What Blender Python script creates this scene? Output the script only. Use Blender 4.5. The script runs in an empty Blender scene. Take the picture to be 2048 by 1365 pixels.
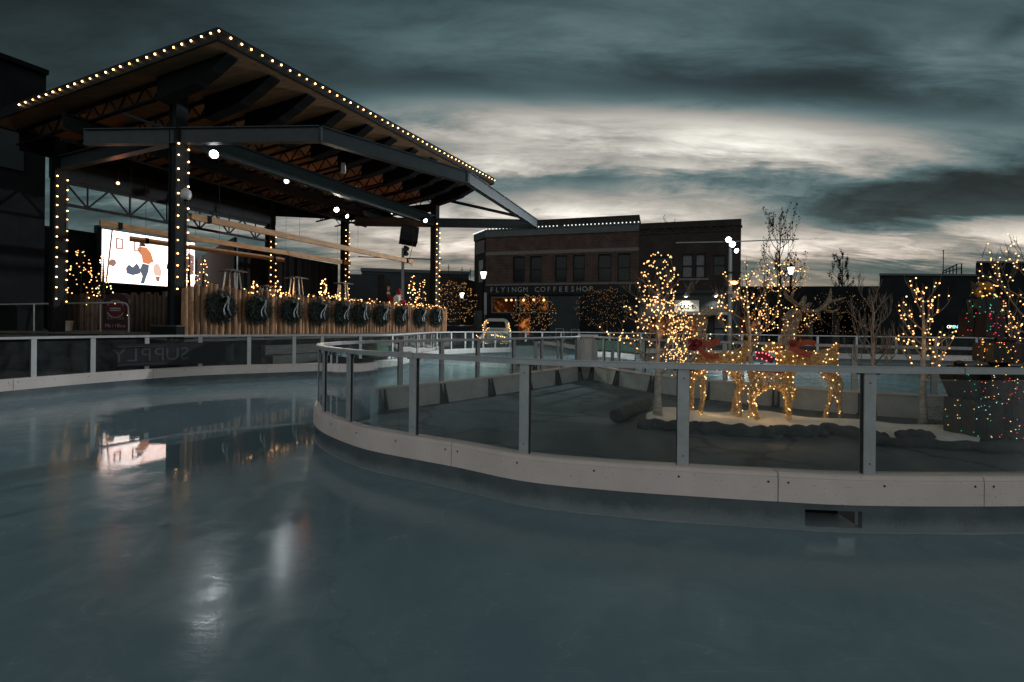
import bpy, bmesh, math, random
from mathutils import Vector, Matrix, noise as mnoise
R=math.radians
rnd=random.Random(7)
scene=bpy.context.scene
COL=scene.collection

# ------------------------------------------------------------------ camera
H=1.5; PHI=0.0101
cam=bpy.data.cameras.new('camera'); camo=bpy.data.objects.new('camera',cam); COL.objects.link(camo)
cam.lens=36*1000/2048; cam.sensor_width=36; cam.shift_y=-32/2048
cam.clip_end=3000; cam.clip_start=0.05
camo.matrix_world=Matrix.Translation((0,0,H))@Matrix.Rotation(R(90),4,'X')@Matrix.Rotation(PHI,4,'Z')
scene.camera=camo
def ray(u,v):
    du=u-1024; dv=v-650.6
    return (du+PHI*dv)/1000, -(dv-PHI*du)/1000
def P(u,v,y):
    a,b=ray(u,v); return Vector((a*y,y,H+b*y))
def G(u,v,z=0.0):
    a,b=ray(u,v); y=(z-H)/b; return Vector((a*y,y,z))
def Uof(x,y,z=0.8):
    a=x/y*1000; b=-(z-H)/y*1000
    return 1024+a-PHI*b
# ------------------------------------------------------------------ mesh builder
class MB:
    def __init__(s): s.v=[]; s.f=[]; s.m=[]
    def add(s,vs,fs,m=0):
        o=len(s.v); s.v+= [tuple(x) for x in vs]; s.f+=[tuple(i+o for i in f) for f in fs]; s.m+=[m]*len(fs); return s
    def box(s,c,size,rot=None,m=0):
        x,y,z=[k/2 for k in size]
        vs=[Vector(q) for q in ((-x,-y,-z),(x,-y,-z),(x,y,-z),(-x,y,-z),(-x,-y,z),(x,-y,z),(x,y,z),(-x,y,z))]
        if rot is not None: vs=[rot@q for q in vs]
        c=Vector(c); vs=[q+c for q in vs]
        return s.add(vs,[(0,3,2,1),(4,5,6,7),(0,1,5,4),(1,2,6,5),(2,3,7,6),(3,0,4,7)],m)
    def bar(s,p,q,w,h,m=0,up=(0,0,1)):
        p=Vector(p); q=Vector(q); d=(q-p); L=d.length
        if L<1e-6: return s
        d/=L; upv=Vector(up)
        if abs(d.dot(upv))>0.99: upv=Vector((0,1,0))
        sx=d.cross(upv).normalized(); uz=sx.cross(d).normalized()
        rot=Matrix((sx,d,uz)).transposed()
        return s.box((p+q)/2,(w,L,h),rot,m)
    def ibeam(s,p,q,w,h,t=0.03,m=0):
        p=Vector(p);q=Vector(q); z=Vector((0,0,1))
        s.bar(p+z*(h/2-t/2),q+z*(h/2-t/2),w,t,m); s.bar(p-z*(h/2-t/2),q-z*(h/2-t/2),w,t,m)
        return s.bar(p,q,t*.8,h-2*t,m)
    def tube(s,pts,rad,n=6,m=0,cap=True):
        pts=[Vector(p) for p in pts]
        if not hasattr(rad,'__len__'): rad=[rad]*len(pts)
        vs=[];fs=[]; up=Vector((0.13,0.31,0.94)); prev=None
        for i,p in enumerate(pts):
            if i==0: t=pts[1]-p
            elif i==len(pts)-1: t=p-pts[i-1]
            else: t=pts[i+1]-pts[i-1]
            if t.length<1e-9: t=Vector((0,0,1))
            t.normalize()
            if prev is None:
                a=t.cross(up)
                if a.length<1e-3: a=t.cross(Vector((1,0,0)))
                a.normalize()
            else:
                a=prev-t*prev.dot(t)
                if a.length<1e-4: a=t.cross(up)
                a.normalize()
            prev=a; b=t.cross(a)
            for k in range(n):
                an=2*math.pi*k/n
                vs.append(p+(a*math.cos(an)+b*math.sin(an))*rad[i])
        for i in range(len(pts)-1):
            for k in range(n):
                k2=(k+1)%n
                fs.append((i*n+k,i*n+k2,(i+1)*n+k2,(i+1)*n+k))
        if cap:
            fs.append(tuple(range(n))[::-1]); o=(len(pts)-1)*n; fs.append(tuple(o+k for k in range(n)))
        return s.add(vs,fs,m)
    def lathe(s,prof,c,n=16,m=0,axis=None):
        c=Vector(c); vs=[];fs=[]
        for r,z in prof:
            for k in range(n):
                an=2*math.pi*k/n; q=Vector((r*math.cos(an),r*math.sin(an),z))
                if axis is not None: q=axis@q
                vs.append(c+q)
        for i in range(len(prof)-1):
            for k in range(n):
                k2=(k+1)%n; fs.append((i*n+k,i*n+k2,(i+1)*n+k2,(i+1)*n+k))
        fs.append(tuple(range(n))[::-1]); o=(len(prof)-1)*n; fs.append(tuple(o+k for k in range(n)))
        return s.add(vs,fs,m)
    def ball(s,c,r,seg=8,m=0,sc=(1,1,1)):
        prof=[]
        c=Vector(c); vs=[];fs=[]; rings=max(3,seg//2)
        vs.append(c+Vector((0,0,-r*sc[2])))
        for i in range(1,rings):
            t=math.pi*i/rings
            for k in range(seg):
                an=2*math.pi*k/seg
                vs.append(c+Vector((r*math.sin(t)*math.cos(an)*sc[0],r*math.sin(t)*math.sin(an)*sc[1],-r*math.cos(t)*sc[2])))
        vs.append(c+Vector((0,0,r*sc[2])))
        for k in range(seg):
            k2=(k+1)%seg
            fs.append((0,1+k2,1+k)); e=1+(rings-2)*seg; fs.append((len(vs)-1,e+k,e+k2))
            for i in range(rings-2):
                a=1+i*seg; fs.append((a+k,a+k2,a+seg+k2,a+seg+k))
        return s.add(vs,fs,m)
    def prism(s,poly,off,m=0):
        poly=[Vector(p) for p in poly]; off=Vector(off); n=len(poly)
        vs=poly+[p+off for p in poly]
        fs=[tuple(range(n))[::-1],tuple(range(n,2*n))]+[(i,(i+1)%n,n+(i+1)%n,n+i) for i in range(n)]
        return s.add(vs,fs,m)
    def quad(s,a,b,c,d,m=0): return s.add([a,b,c,d],[(0,1,2,3)],m)
    def sweep(s,path,prof,sign=1,m=0,closed=False,capends=True):
        # path: 2D points, prof: closed loop of (offset,z)
        n=len(path); k=len(prof); vs=[]
        for i in range(n):
            a=path[(i-1)%n] if (closed or i>0) else path[i]; b=path[(i+1)%n] if (closed or i<n-1) else path[i]
            t=Vector((b[0]-a[0],b[1]-a[1])).normalized()
            nr=Vector((-t.y,t.x))*sign
            mt=1.0
            if 0<i<n-1 or closed:
                t1=Vector((path[i][0]-a[0],path[i][1]-a[1])).normalized()
                mt=1/max(0.35,abs(t1.dot(t)))
            for o,z in prof:
                vs.append((path[i][0]+nr.x*o*mt,path[i][1]+nr.y*o*mt,z))
        fs=[]
        for i in range(n if closed else n-1):
            j=(i+1)%n
            for q in range(k):
                q2=(q+1)%k
                f=(i*k+q,i*k+q2,j*k+q2,j*k+q)
                fs.append(f if sign>0 else f[::-1])
        if capends and not closed:
            fs.append(tuple(range(k))); fs.append(tuple((n-1)*k+q for q in range(k))[::-1])
        return s.add(vs,fs,m)
ROOT={}
def set_tags(o,label=None,cat=None,group=None,kind=None):
    if label: o['label']=label
    if cat: o['category']=cat
    if group: o['group']=group
    if kind: o['kind']=kind
    return o
def thing(name,label,cat,loc,group=None,kind=None):
    o=bpy.data.objects.new(name,None); COL.objects.link(o); o.location=loc; o.empty_display_size=.2
    ROOT[o]=Vector(loc)
    return set_tags(o,label,cat,group,kind)
def mesh_of(mb,mats,name,off=Vector((0,0,0)),smooth=False):
    me=bpy.data.meshes.new(name)
    me.from_pydata([(v[0]-off.x,v[1]-off.y,v[2]-off.z) for v in mb.v],[],mb.f)
    if not isinstance(mats,(list,tuple)): mats=[mats]
    for m in mats: me.materials.append(m)
    if len(mats)>1: me.polygons.foreach_set('material_index',mb.m)
    if smooth: me.polygons.foreach_set('use_smooth',[True]*len(me.polygons))
    me.update(); return me
def part(name,mb,mats,parent,smooth=False,label=None,kind=None):
    off=ROOT[parent]
    o=bpy.data.objects.new(name,mesh_of(mb,mats,name,off,smooth)); COL.objects.link(o); o.parent=parent
    ROOT[o]=off
    if label: o['label']=label
    if kind: o['kind']=kind
    return o
def solo(name,mb,mats,label=None,cat=None,group=None,kind=None,loc=None,smooth=False):
    off=Vector(loc) if loc is not None else Vector((0,0,0))
    o=bpy.data.objects.new(name,mesh_of(mb,mats,name,off,smooth)); COL.objects.link(o); o.location=off
    ROOT[o]=off
    return set_tags(o,label,cat,group,kind)
def struct(name,mb,mats,smooth=False): return solo(name,mb,mats,kind='structure',smooth=smooth)
def copy_tree(o,loc=None,rotz=None,scale=None,parent=None):
    c=o.copy(); COL.objects.link(c)
    if parent is not None: c.parent=parent
    if loc is not None: c.location=loc
    if rotz is not None: c.rotation_euler=(0,0,rotz)
    if scale is not None: c.scale=(scale,)*3 if not hasattr(scale,'__len__') else scale
    ROOT[c]=Vector(c.location) if parent is None else ROOT[parent]
    for ch in list(o.children): copy_tree(ch,parent=c)
    return c
def text_part(name,body,size,mat,parent,origin,xdir,updir,extr=0.01,align='CENTER',mirror=False,kind=None):
    cu=bpy.data.curves.new(name,'FONT'); cu.body=body; cu.size=size; cu.align_x=align; cu.align_y='CENTER'; cu.extrude=extr; cu.resolution_u=3
    tmp=bpy.data.objects.new('tmp',cu); COL.objects.link(tmp)
    dg=bpy.context.evaluated_depsgraph_get(); me=bpy.data.meshes.new_from_object(tmp.evaluated_get(dg))
    bpy.data.objects.remove(tmp)
    x=Vector(xdir).normalized(); up=Vector(updir).normalized(); n=x.cross(up)
    if mirror: x=-x
    M=Matrix((x,up,n)).transposed().to_4x4(); M.translation=Vector(origin)-ROOT[parent]
    me.transform(M); me.materials.clear(); me.materials.append(mat); me.name=name
    o=bpy.data.objects.new(name,me); COL.objects.link(o); o.parent=parent; ROOT[o]=ROOT[parent]
    return o
def skin_mesh(verts,edges,radii,sub=1,root=0):
    me=bpy.data.meshes.new('skin'); me.from_pydata([tuple(v) for v in verts],edges,[])
    ob=bpy.data.objects.new('skin',me); COL.objects.link(ob)
    md=ob.modifiers.new('s','SKIN'); md.use_smooth_shade=True
    for i,sv in enumerate(me.skin_vertices[0].data):
        r=radii[i]; sv.radius=(r,r) if not hasattr(r,'__len__') else r
        sv.use_root=(i==root)
    if sub:
        m2=ob.modifiers.new('b','SUBSURF'); m2.levels=sub; m2.render_levels=sub
    dg=bpy.context.evaluated_depsgraph_get()
    out=bpy.data.meshes.new_from_object(ob.evaluated_get(dg))
    bpy.data.objects.remove(ob); return out
def mesh_part(name,me,mats,parent,smooth=True):
    off=ROOT[parent]; me.transform(Matrix.Translation(-off)); me.name=name
    me.materials.clear()
    for m in (mats if isinstance(mats,(list,tuple)) else [mats]): me.materials.append(m)
    o=bpy.data.objects.new(name,me); COL.objects.link(o); o.parent=parent; ROOT[o]=off
    return o
# ------------------------------------------------------------------ materials
class X:   # tiny expression wrapper over math nodes
    nt=None
    def __init__(s,k): s.k=k
    @staticmethod
    def op(o,*a,clamp=False):
        n=X.nt.nodes.new('ShaderNodeMath'); n.operation=o; n.use_clamp=clamp
        for i,q in enumerate(a):
            if isinstance(q,X): X.nt.links.new(q.k,n.inputs[i])
            else: n.inputs[i].default_value=q
        return X(n.outputs[0])
    def __add__(s,o): return X.op('ADD',s,o)
    __radd__=__add__
    def __sub__(s,o): return X.op('SUBTRACT',s,o)
    def __rsub__(s,o): return X.op('SUBTRACT',o,s)
    def __mul__(s,o): return X.op('MULTIPLY',s,o)
    __rmul__=__mul__
    def __truediv__(s,o): return X.op('DIVIDE',s,o)
def sstep(x,a,b):
    n=X.nt.nodes.new('ShaderNodeMapRange'); n.interpolation_type='SMOOTHSTEP'
    X.nt.links.new(x.k,n.inputs[0]); n.inputs[1].default_value=a; n.inputs[2].default_value=b
    return X(n.outputs[0])
def newmat(name):
    m=bpy.data.materials.new(name); m.use_nodes=True; nt=m.node_tree; nt.nodes.clear()
    out=nt.nodes.new('ShaderNodeOutputMaterial'); return m,nt,out
def texco(nt,kind='Object'):
    return nt.nodes.new('ShaderNodeTexCoord').outputs[kind]
def noise(nt,vec,scale,detail=4,rough=.55,dist=0,sc=None):
    if sc is not None:
        mp=nt.nodes.new('ShaderNodeMapping'); mp.inputs['Scale'].default_value=sc; nt.links.new(vec,mp.inputs[0]); vec=mp.outputs[0]
    n=nt.nodes.new('ShaderNodeTexNoise'); n.inputs['Scale'].default_value=scale; n.inputs['Detail'].default_value=detail
    n.inputs['Roughness'].default_value=rough; n.inputs['Distortion'].default_value=dist
    nt.links.new(vec,n.inputs['Vector']); return n.outputs['Fac']
def ramp(nt,fac,stops):
    n=nt.nodes.new('ShaderNodeValToRGB'); cr=n.color_ramp
    while len(cr.elements)<len(stops): cr.elements.new(0.5)
    for e,(p,c) in zip(cr.elements,stops): e.position=p; e.color=(*c,1)
    nt.links.new(fac,n.inputs[0]); return n.outputs[0]
def mixc(nt,fac,a,b,mode='MIX'):
    n=nt.nodes.new('ShaderNodeMix'); n.data_type='RGBA'; n.blend_type=mode
    for i,q in ((0,fac),(6,a),(7,b)):
        if isinstance(q,bpy.types.NodeSocket): nt.links.new(q,n.inputs[i])
        elif i==0: n.inputs[0].default_value=q
        else: n.inputs[i].default_value=(*q,1)
    return n.outputs[2]
def bump(nt,h,strength=.3,dist=.02):
    b=nt.nodes.new('ShaderNodeBump'); b.inputs['Strength'].default_value=strength; b.inputs['Distance'].default_value=dist
    nt.links.new(h,b.inputs['Height']); return b.outputs[0]
def surf(name,c,rough=.6,metal=0,var=.25,scale=6,bmp=.15,bscale=40,spec=.5,sc=None,c2=None):
    m,nt,out=newmat(name); b=nt.nodes.new('ShaderNodeBsdfPrincipled'); nt.links.new(b.outputs[0],out.inputs[0])
    v=texco(nt); n=noise(nt,v,scale,5,.6,.3,sc)
    lo=tuple(x*(1-var) for x in c); hi=c2 if c2 else tuple(min(1,x*(1+var)) for x in c)
    nt.links.new(ramp(nt,n,[(.3,lo),(.7,hi)]),b.inputs['Base Color'])
    b.inputs['Roughness'].default_value=rough; b.inputs['Metallic'].default_value=metal
    b.inputs['Specular IOR Level'].default_value=spec
    if bmp: nt.links.new(bump(nt,noise(nt,v,bscale,3,.6,0,sc),bmp),b.inputs['Normal'])
    return m
def emit_var(name,c,s):
    m=emit(name,c,s); nt=m.node_tree; X.nt=nt; oi=nt.nodes.new('ShaderNodeObjectInfo'); n=X(noise(nt,texco(nt,'Object'),9,2,.5))
    e=[q for q in nt.nodes if q.type=='EMISSION'][0]
    k=(X(oi.outputs['Random'])*.9+.45)*(sstep(n,.3,.7)*.6+.7)*s
    nt.links.new(k.k,e.inputs[1]); return m
def emit(name,c,s,sample=True):
    m,nt,out=newmat(name); e=nt.nodes.new('ShaderNodeEmission'); e.inputs[0].default_value=(*c,1); e.inputs[1].default_value=s
    nt.links.new(e.outputs[0],out.inputs[0])
    if not sample: m.cycles.emission_sampling='NONE'
    return m
def glass(name,tint=(.86,.93,.93),refl=.05,dirt=.0):
    m,nt,out=newmat(name); X.nt=nt
    t=nt.nodes.new('ShaderNodeBsdfTransparent'); t.inputs[0].default_value=(*tint,1)
    g=nt.nodes.new('ShaderNodeBsdfGlossy'); g.inputs['Roughness'].default_value=.03
    fr=nt.nodes.new('ShaderNodeFresnel'); fr.inputs[0].default_value=1.27
    mx=nt.nodes.new('ShaderNodeMixShader'); nt.links.new(fr.outputs[0],mx.inputs[0]); nt.links.new(t.outputs[0],mx.inputs[1]); nt.links.new(g.outputs[0],mx.inputs[2])
    last=mx.outputs[0]
    if dirt>0:
        d=nt.nodes.new('ShaderNodeBsdfDiffuse'); d.inputs[0].default_value=(.5,.53,.54,1)
        m2=nt.nodes.new('ShaderNodeMixShader'); f=noise(nt,texco(nt),2.2,6,.65,.6,(1,1,.45))
        ff=sstep(X(f),.3,.75)*dirt
        nt.links.new(ff.k,m2.inputs[0]); nt.links.new(last,m2.inputs[1]); nt.links.new(d.outputs[0],m2.inputs[2]); last=m2.outputs[0]
    nt.links.new(last,out.inputs[0]); return m
def brick(name,c1,c2,mortar,scale=6):
    m,nt,out=newmat(name); b=nt.nodes.new('ShaderNodeBsdfPrincipled'); nt.links.new(b.outputs[0],out.inputs[0])
    v=texco(nt); sp=nt.nodes.new('ShaderNodeSeparateXYZ'); nt.links.new(v,sp.inputs[0]); X.nt=nt
    h=X(sp.outputs[0])+X(sp.outputs[1])*.6
    cb=nt.nodes.new('ShaderNodeCombineXYZ'); nt.links.new(h.k,cb.inputs[0]); nt.links.new(sp.outputs[2],cb.inputs[1])
    t=nt.nodes.new('ShaderNodeTexBrick'); nt.links.new(cb.outputs[0],t.inputs[0]); t.inputs['Scale'].default_value=1
    t.inputs['Brick Width'].default_value=.42; t.inputs['Row Height'].default_value=.15; t.inputs['Mortar Size'].default_value=.018
    t.inputs['Color1'].default_value=(*c1,1); t.inputs['Color2'].default_value=(*c2,1); t.inputs['Mortar'].default_value=(*mortar,1)
    n=noise(nt,v,1.1,5,.65,.5)
    nt.links.new(mixc(nt,1.0,t.outputs[0],ramp(nt,n,[(.3,(.55,.55,.55)),(.7,(1.3,1.25,1.2))]),'MULTIPLY'),b.inputs['Base Color'])
    b.inputs['Roughness'].default_value=.9; return m
M={}
def board():
    m,nt,out=newmat('white_board'); X.nt=nt; b=nt.nodes.new('ShaderNodeBsdfPrincipled'); nt.links.new(b.outputs[0],out.inputs[0]); v=texco(nt)
    col=ramp(nt,noise(nt,v,2.5,5,.6,.3),[(.3,(.74,.635,.59)),(.7,(.86,.755,.71))])
    sc=X(noise(nt,v,2.2,6,.7,.4,(1,1,14))); s2=X(noise(nt,v,1.1,3,.5)); s3=X(noise(nt,v,60,2,.6))
    scuff=sstep(sc,.63,.70)*sstep(s2,.45,.6)
    col=mixc(nt,(scuff*.55).k,col,(.10,.10,.105)); col=mixc(nt,(sstep(s3,.66,.72)*.5).k,col,(.2,.18,.17))
    sp=nt.nodes.new('ShaderNodeSeparateXYZ'); nt.links.new(v,sp.inputs[0])
    nt.links.new(col,b.inputs['Base Color']); b.inputs['Roughness'].default_value=.5
    nt.links.new(bump(nt,noise(nt,v,60,3,.6),.06),b.inputs['Normal']); return m
M['white_board']=board()
def kick():
    m,nt,out=newmat('kick_plate'); X.nt=nt; b=nt.nodes.new('ShaderNodeBsdfPrincipled'); nt.links.new(b.outputs[0],out.inputs[0]); v=texco(nt)
    col=ramp(nt,noise(nt,v,4,5,.6,.3),[(.3,(.075,.10,.112)),(.7,(.13,.16,.175))])
    sp=nt.nodes.new('ShaderNodeSeparateXYZ'); nt.links.new(v,sp.inputs[0]); z=X(sp.outputs[2]); n=X(noise(nt,v,3,5,.7,.5)); n2=X(noise(nt,v,90,2,.7))
    rime=sstep(n*.16-z+(n2-.5)*.10,-.05,.06)      # rime splashed up from the ice
    col=mixc(nt,(rime*.5).k,col,(.34,.39,.41)); nt.links.new(col,b.inputs['Base Color']); b.inputs['Roughness'].default_value=.5
    nt.links.new(bump(nt,noise(nt,v,130,3,.6),.35),b.inputs['Normal']); return m
M['kick']=kick()
M['alu']=surf('aluminium',(.46,.485,.50),.42,.25,.12,8,.05,90)
M['alu_white']=surf('painted_rail',(.62,.62,.61),.4,.2,.08,8,.03,60)
M['rubber']=surf('black_rubber',(.02,.022,.024),.6)
M['screw']=surf('dark_screw',(.03,.03,.03),.5,.5)
M['glass']=glass('rink_glass',(.90,.95,.95),dirt=.055)
M['darkglass']=glass('shop_glass',(.7,.75,.75))
M['steel']=surf('dark_steel',(.018,.022,.024),.5,0,.25,5,.08,50,spec=.15)
M['steel_grey']=surf('grey_painted_steel',(.044,.060,.066),.45,0,.15,4,.05,60,spec=.25)
M['plywood']=surf('plywood_deck',(.27,.155,.08),.75,0,.3,2.2,.12,30,sc=(1,3,1))
M['wood_beam']=surf('sawn_timber',(.46,.235,.085),.6,0,.35,3,.15,25,sc=(1,1,4))
def logm():
    m=surf('peeled_log',(.36,.21,.115),.75,0,.5,5,.4,22,sc=(2.5,2.5,.6)); nt=m.node_tree; X.nt=nt; b=[q for q in nt.nodes if q.type=='BSDF_PRINCIPLED'][0]
    l=b.inputs['Base Color'].links[0].from_socket; oi=nt.nodes.new('ShaderNodeObjectInfo'); v=texco(nt)
    kn=nt.nodes.new('ShaderNodeTexVoronoi'); kn.inputs['Scale'].default_value=3.2; mp=nt.nodes.new('ShaderNodeMapping'); mp.inputs['Scale'].default_value=(1.4,1.4,1.0); nt.links.new(v,mp.inputs[0]); nt.links.new(mp.outputs[0],kn.inputs['Vector'])
    c=mixc(nt,1.0,l,ramp(nt,oi.outputs['Random'],[(0,(.55,.52,.50)),(.5,(.95,.9,.85)),(1,(1.25,1.15,1.05))]),'MULTIPLY')
    c=mixc(nt,((1.0-sstep(X(kn.outputs['Distance']),.07,.13))*.7).k,c,(.07,.035,.018)); nt.links.new(c,b.inputs['Base Color']); return m
M['log']=logm()
M['log_dark']=surf('shade_toned_log',(.075,.05,.035),.8,0,.45,5,.35,22,sc=(2.5,2.5,.6))  # log colour darkened to paint in the unlit shade at the left
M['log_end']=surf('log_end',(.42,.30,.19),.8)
M['plank']=surf('weathered_plank',(.10,.095,.085),.8,0,.35,3,.2,30,sc=(1,1,6))
M['black']=surf('black_paint',(.009,.010,.011),.7,spec=.08)
M['curtain']=surf('black_curtain',(.010,.010,.011),.9)
M['needle']=surf('fir_needles',(.020,.045,.030),.7,0,.5,12,0)
M['needle_dark']=surf('wreath_needles',(.013,.026,.021),.8,0,.5,14,0)
M['bow']=surf('silver_ribbon',(.36,.37,.37),.45,0,.3,20,.1)
M['bark_dark']=surf('dark_bark',(.035,.032,.03),.9,0,.4,9,.3)
M['birch']=surf('birch_bark',(.42,.37,.325),.7,0,.45,7,.3,30,sc=(1,1,3))
M['twig']=surf('pale_twig',(.24,.20,.17),.75,0,.3,9,.1)
M['asphalt']=None
M['bulb']=emit_var('warm_bulb',(1,.52,.19),8)
M['bulb_tree']=emit_var('warm_white_bulb',(1,.52,.19),3.3)
M['bulb_far']=emit('far_amber_bulb',(1,.50,.17),.8,False)
M['bulb_cool']=emit('cool_white_bulb',(.9,1,.92),1.5,False)
M['bulb_red']=emit('red_bulb',(1,.05,.08),1.6,False)
M['bulb_green']=emit('green_bulb',(.15,1,.6),.8,False)
M['bulb_gold']=emit('gold_bulb',(1,.5,.12),2.5,False)
M['flood']=emit('flood_lens',(.92,.97,1),14)
M['flood_warm']=emit('flood_lens_warm',(1,.93,.78),14)
M['lantern']=emit('street_lantern',(1,.95,.82),3.5)
M['cable']=surf('black_cable',(.015,.015,.015),.6,bmp=0)
M['tinwhite']=surf('white_plastic',(.6,.6,.58),.4)
M['stainless']=surf('stainless',(.55,.52,.5),.25,.9,.1,5,0)
M['heater_glass']=glass('heater_tube',(.8,.75,.72))
M['ribbon_red']=surf('red_mesh_ribbon',(.42,.075,.032),.5,0,.45,45,.3,90)
M['ribbon_dark']=surf('dark_red_ribbon',(.22,.012,.02),.5,0,.45,45,.3,90)
M['fabric_white']=surf('white_felt',(.76,.70,.66),.9,0,.15,4,.35,14)
M['bark_log']=surf('dark_log_bark',(.045,.05,.048),.95,0,.5,7,.5,18)
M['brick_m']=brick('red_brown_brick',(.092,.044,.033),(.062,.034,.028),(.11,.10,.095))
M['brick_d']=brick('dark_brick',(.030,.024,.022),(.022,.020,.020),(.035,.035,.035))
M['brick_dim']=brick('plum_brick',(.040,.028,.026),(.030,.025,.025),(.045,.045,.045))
M['stone']=surf('stone_band',(.17,.16,.145),.85)
M['metal_band']=surf('grey_cornice',(.085,.10,.105),.6)
M['darkwall']=surf('dark_wall',(.016,.020,.022),.85,0,.3,1.0,.05,spec=.1)
M['midwall']=surf('grey_wall',(.05,.062,.068),.85,0,.2,.6,.05,spec=.15)
M['window']=surf('dark_window',(.010,.014,.016),.15,0,.2,2,0,spec=.22)
M['shade']=surf('window_blind',(.16,.18,.19),.7)
M['sign_white']=surf('white_sign',(.72,.70,.64),.6)
M['letters']=surf('pale_letters',(.34,.37,.37),.5)
M['ink']=surf('dark_letters',(.02,.02,.02),.6)
M['truck']=surf('cream_truck_paint',(.66,.68,.62),.3,0,.1,3,0)
M['chrome']=surf('chrome',(.6,.6,.6),.15,1,0,5,0)
M['red_cloth']=surf('red_cloth',(.30,.015,.015),.8)
M['white_fur']=surf('white_fur',(.75,.72,.7),.9,0,.1,30,.5)
M['skin']=surf('skin',(.5,.27,.2),.6,bmp=0)
# ------------------------------------------------------------------ sky and sun
def build_world():
    w=bpy.data.worlds.new('World'); scene.world=w; w.use_nodes=True; nt=w.node_tree; nt.nodes.clear(); X.nt=nt
    out=nt.nodes.new('ShaderNodeOutputWorld'); bg=nt.nodes.new('ShaderNodeBackground'); nt.links.new(bg.outputs[0],out.inputs[0])
    tc=nt.nodes.new('ShaderNodeTexCoord').outputs['Generated']
    sp=nt.nodes.new('ShaderNodeSeparateXYZ'); nt.links.new(tc,sp.inputs[0])
    dx,dy,dz=[X(sp.outputs[i]) for i in range(3)]
    z0=X.op('MAXIMUM',dz,0.0)
    def comb(a,b,c=0.0):
        n=nt.nodes.new('ShaderNodeCombineXYZ')
        for i,q in enumerate((a,b,c)):
            if isinstance(q,X): nt.links.new(q.k,n.inputs[i])
            else: n.inputs[i].default_value=q
        return n.outputs[0]
    q=comb(dx/(z0+.16),dy/(z0+.16))
    n1=X(noise(nt,q,1.0,5,.56,.25,(.5,1.5,1)))       # broad cloud bodies
    n2=X(noise(nt,q,3.2,6,.64,.35,(.55,1.6,1)))          # ragged detail
    yy=X.op('MAXIMUM',dy,.06)
    w1=(n1-.5); w2=(n2-.5)
    U=dx/yy+w1*.30+w2*.10; V=dz/yy+w1*.07+w2*.10
    front=sstep(dy,.05,.35)
    def g(u,v,su,sv,t=0.0):
        a=(U-u)/su; b=(V-v-(U-u)*t)/sv
        return X.op('EXPONENT',(a*a+b*b)*-1.0)*front
    el=dz
    L=.010+.078*sstep(dx,-.62,.18)                          # high overcast, darker to the left
    L=L*(1.0-.45*sstep(dz,.45,.8))
    L=L+.12*X.op('EXPONENT',(el*el)*-14.0)
    L=L+.46*(1.0-.72*sstep(dx,.0,.75))*sstep(dy*-1.0,-.05,.75)*X.op('EXPONENT',(el-.25)*(el-.25)*-3.0)   # fill glow added to the unseen sky behind the viewer to light the boards
    glow=[(.25,.405,.50,.042,-.02,.40),(.50,.355,.28,.05,.02,.30),(.42,.27,.34,.055,.0,.17),(.12,.222,.36,.022,.0,.34),
          (.76,.180,.36,.034,.05,.85),(.10,.20,.5,.05,.0,.20),(-.12,.145,.26,.05,0,.42),(-.62,.27,.4,.10,0,.10),(.05,.33,.24,.03,0,.16),(.86,.56,.20,.07,-.1,.10),(-.2,.55,.5,.1,-.1,.02),(.3,.57,.3,.05,-.1,.05)]
    glow+=[(.30,.30,.62,.10,.12,.08),(-.06,.33,.16,.07,-.2,.22),(.70,.33,.22,.035,.0,.16)]
    for u,v,su,sv,t,k in glow: L=L+g(u,v,su,sv,t)*k
    L=L*(.55+.90*sstep(n1,.30,.70))*(.64+.72*sstep(n2,.30,.70))
    dark=[(.60,.468,.50,.050,-.07,.70),(.02,.285,.22,.028,0,.45),(.90,.115,.30,.032,0,.5),(-.05,.47,.3,.03,-.15,.3),(.16,.295,.3,.018,0,.4),(.28,.34,.1,.012,0,.3),(.98,.60,.07,.025,.5,.5)]
    for u,v,su,sv,t,k in dark: L=L*(1.0-g(u,v,su,sv,t)*k)
    pv=comb(U*1.0+dx*.3,V*3.4)
    nA=X(noise(nt,pv,2.3,7,.60,.25)); nB=X(noise(nt,pv,6.5,5,.62,.2))
    zone=sstep(V,.05,.13)*(1.0-sstep(V,.30,.40))
    patch=sstep(nA*.72+nB*.28,.47,.60)*zone
    L=L*(1.0-patch*.58)*(1.0+zone*(sstep(nB,.35,.68)-.5)*.34)
    wedge=X.op('MINIMUM',g(.87,.262,.33,.052,.10)*1.7+w2*.5*g(.87,.262,.5,.09,.1),1.0)
    L=L*(1.0-wedge*.84)
    L=X.op('MAXIMUM',L,.012)
    nn=nt.nodes.new('ShaderNodeMapRange')
    tcol=mixc(nt,sstep(L,.08,.36).k,(.575,1.0,1.06),(1.04,1.0,.90))
    tcol=mixc(nt,sstep(dy*-1.0,-.1,.3).k,tcol,(.96,1.0,.985))
    low=X.op('EXPONENT',V*V*-42.0)*sstep(L,.07,.22)
    tcol=mixc(nt,low.k,tcol,(1.22,.95,.76))
    vm=nt.nodes.new('ShaderNodeVectorMath'); vm.operation='SCALE'; nt.links.new(tcol,vm.inputs[0]); nt.links.new((L*1.0).k,vm.inputs['Scale'])
    # twilight air behind the clouds
    sky=nt.nodes.new('ShaderNodeTexSky'); sky.sky_type='NISHITA'; sky.sun_disc=False
    sky.sun_elevation=R(-2); sky.sun_rotation=R(16)
    v2=nt.nodes.new('ShaderNodeVectorMath'); v2.operation='SCALE'; nt.links.new(sky.outputs[0],v2.inputs[0]); v2.inputs['Scale'].default_value=.05
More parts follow.
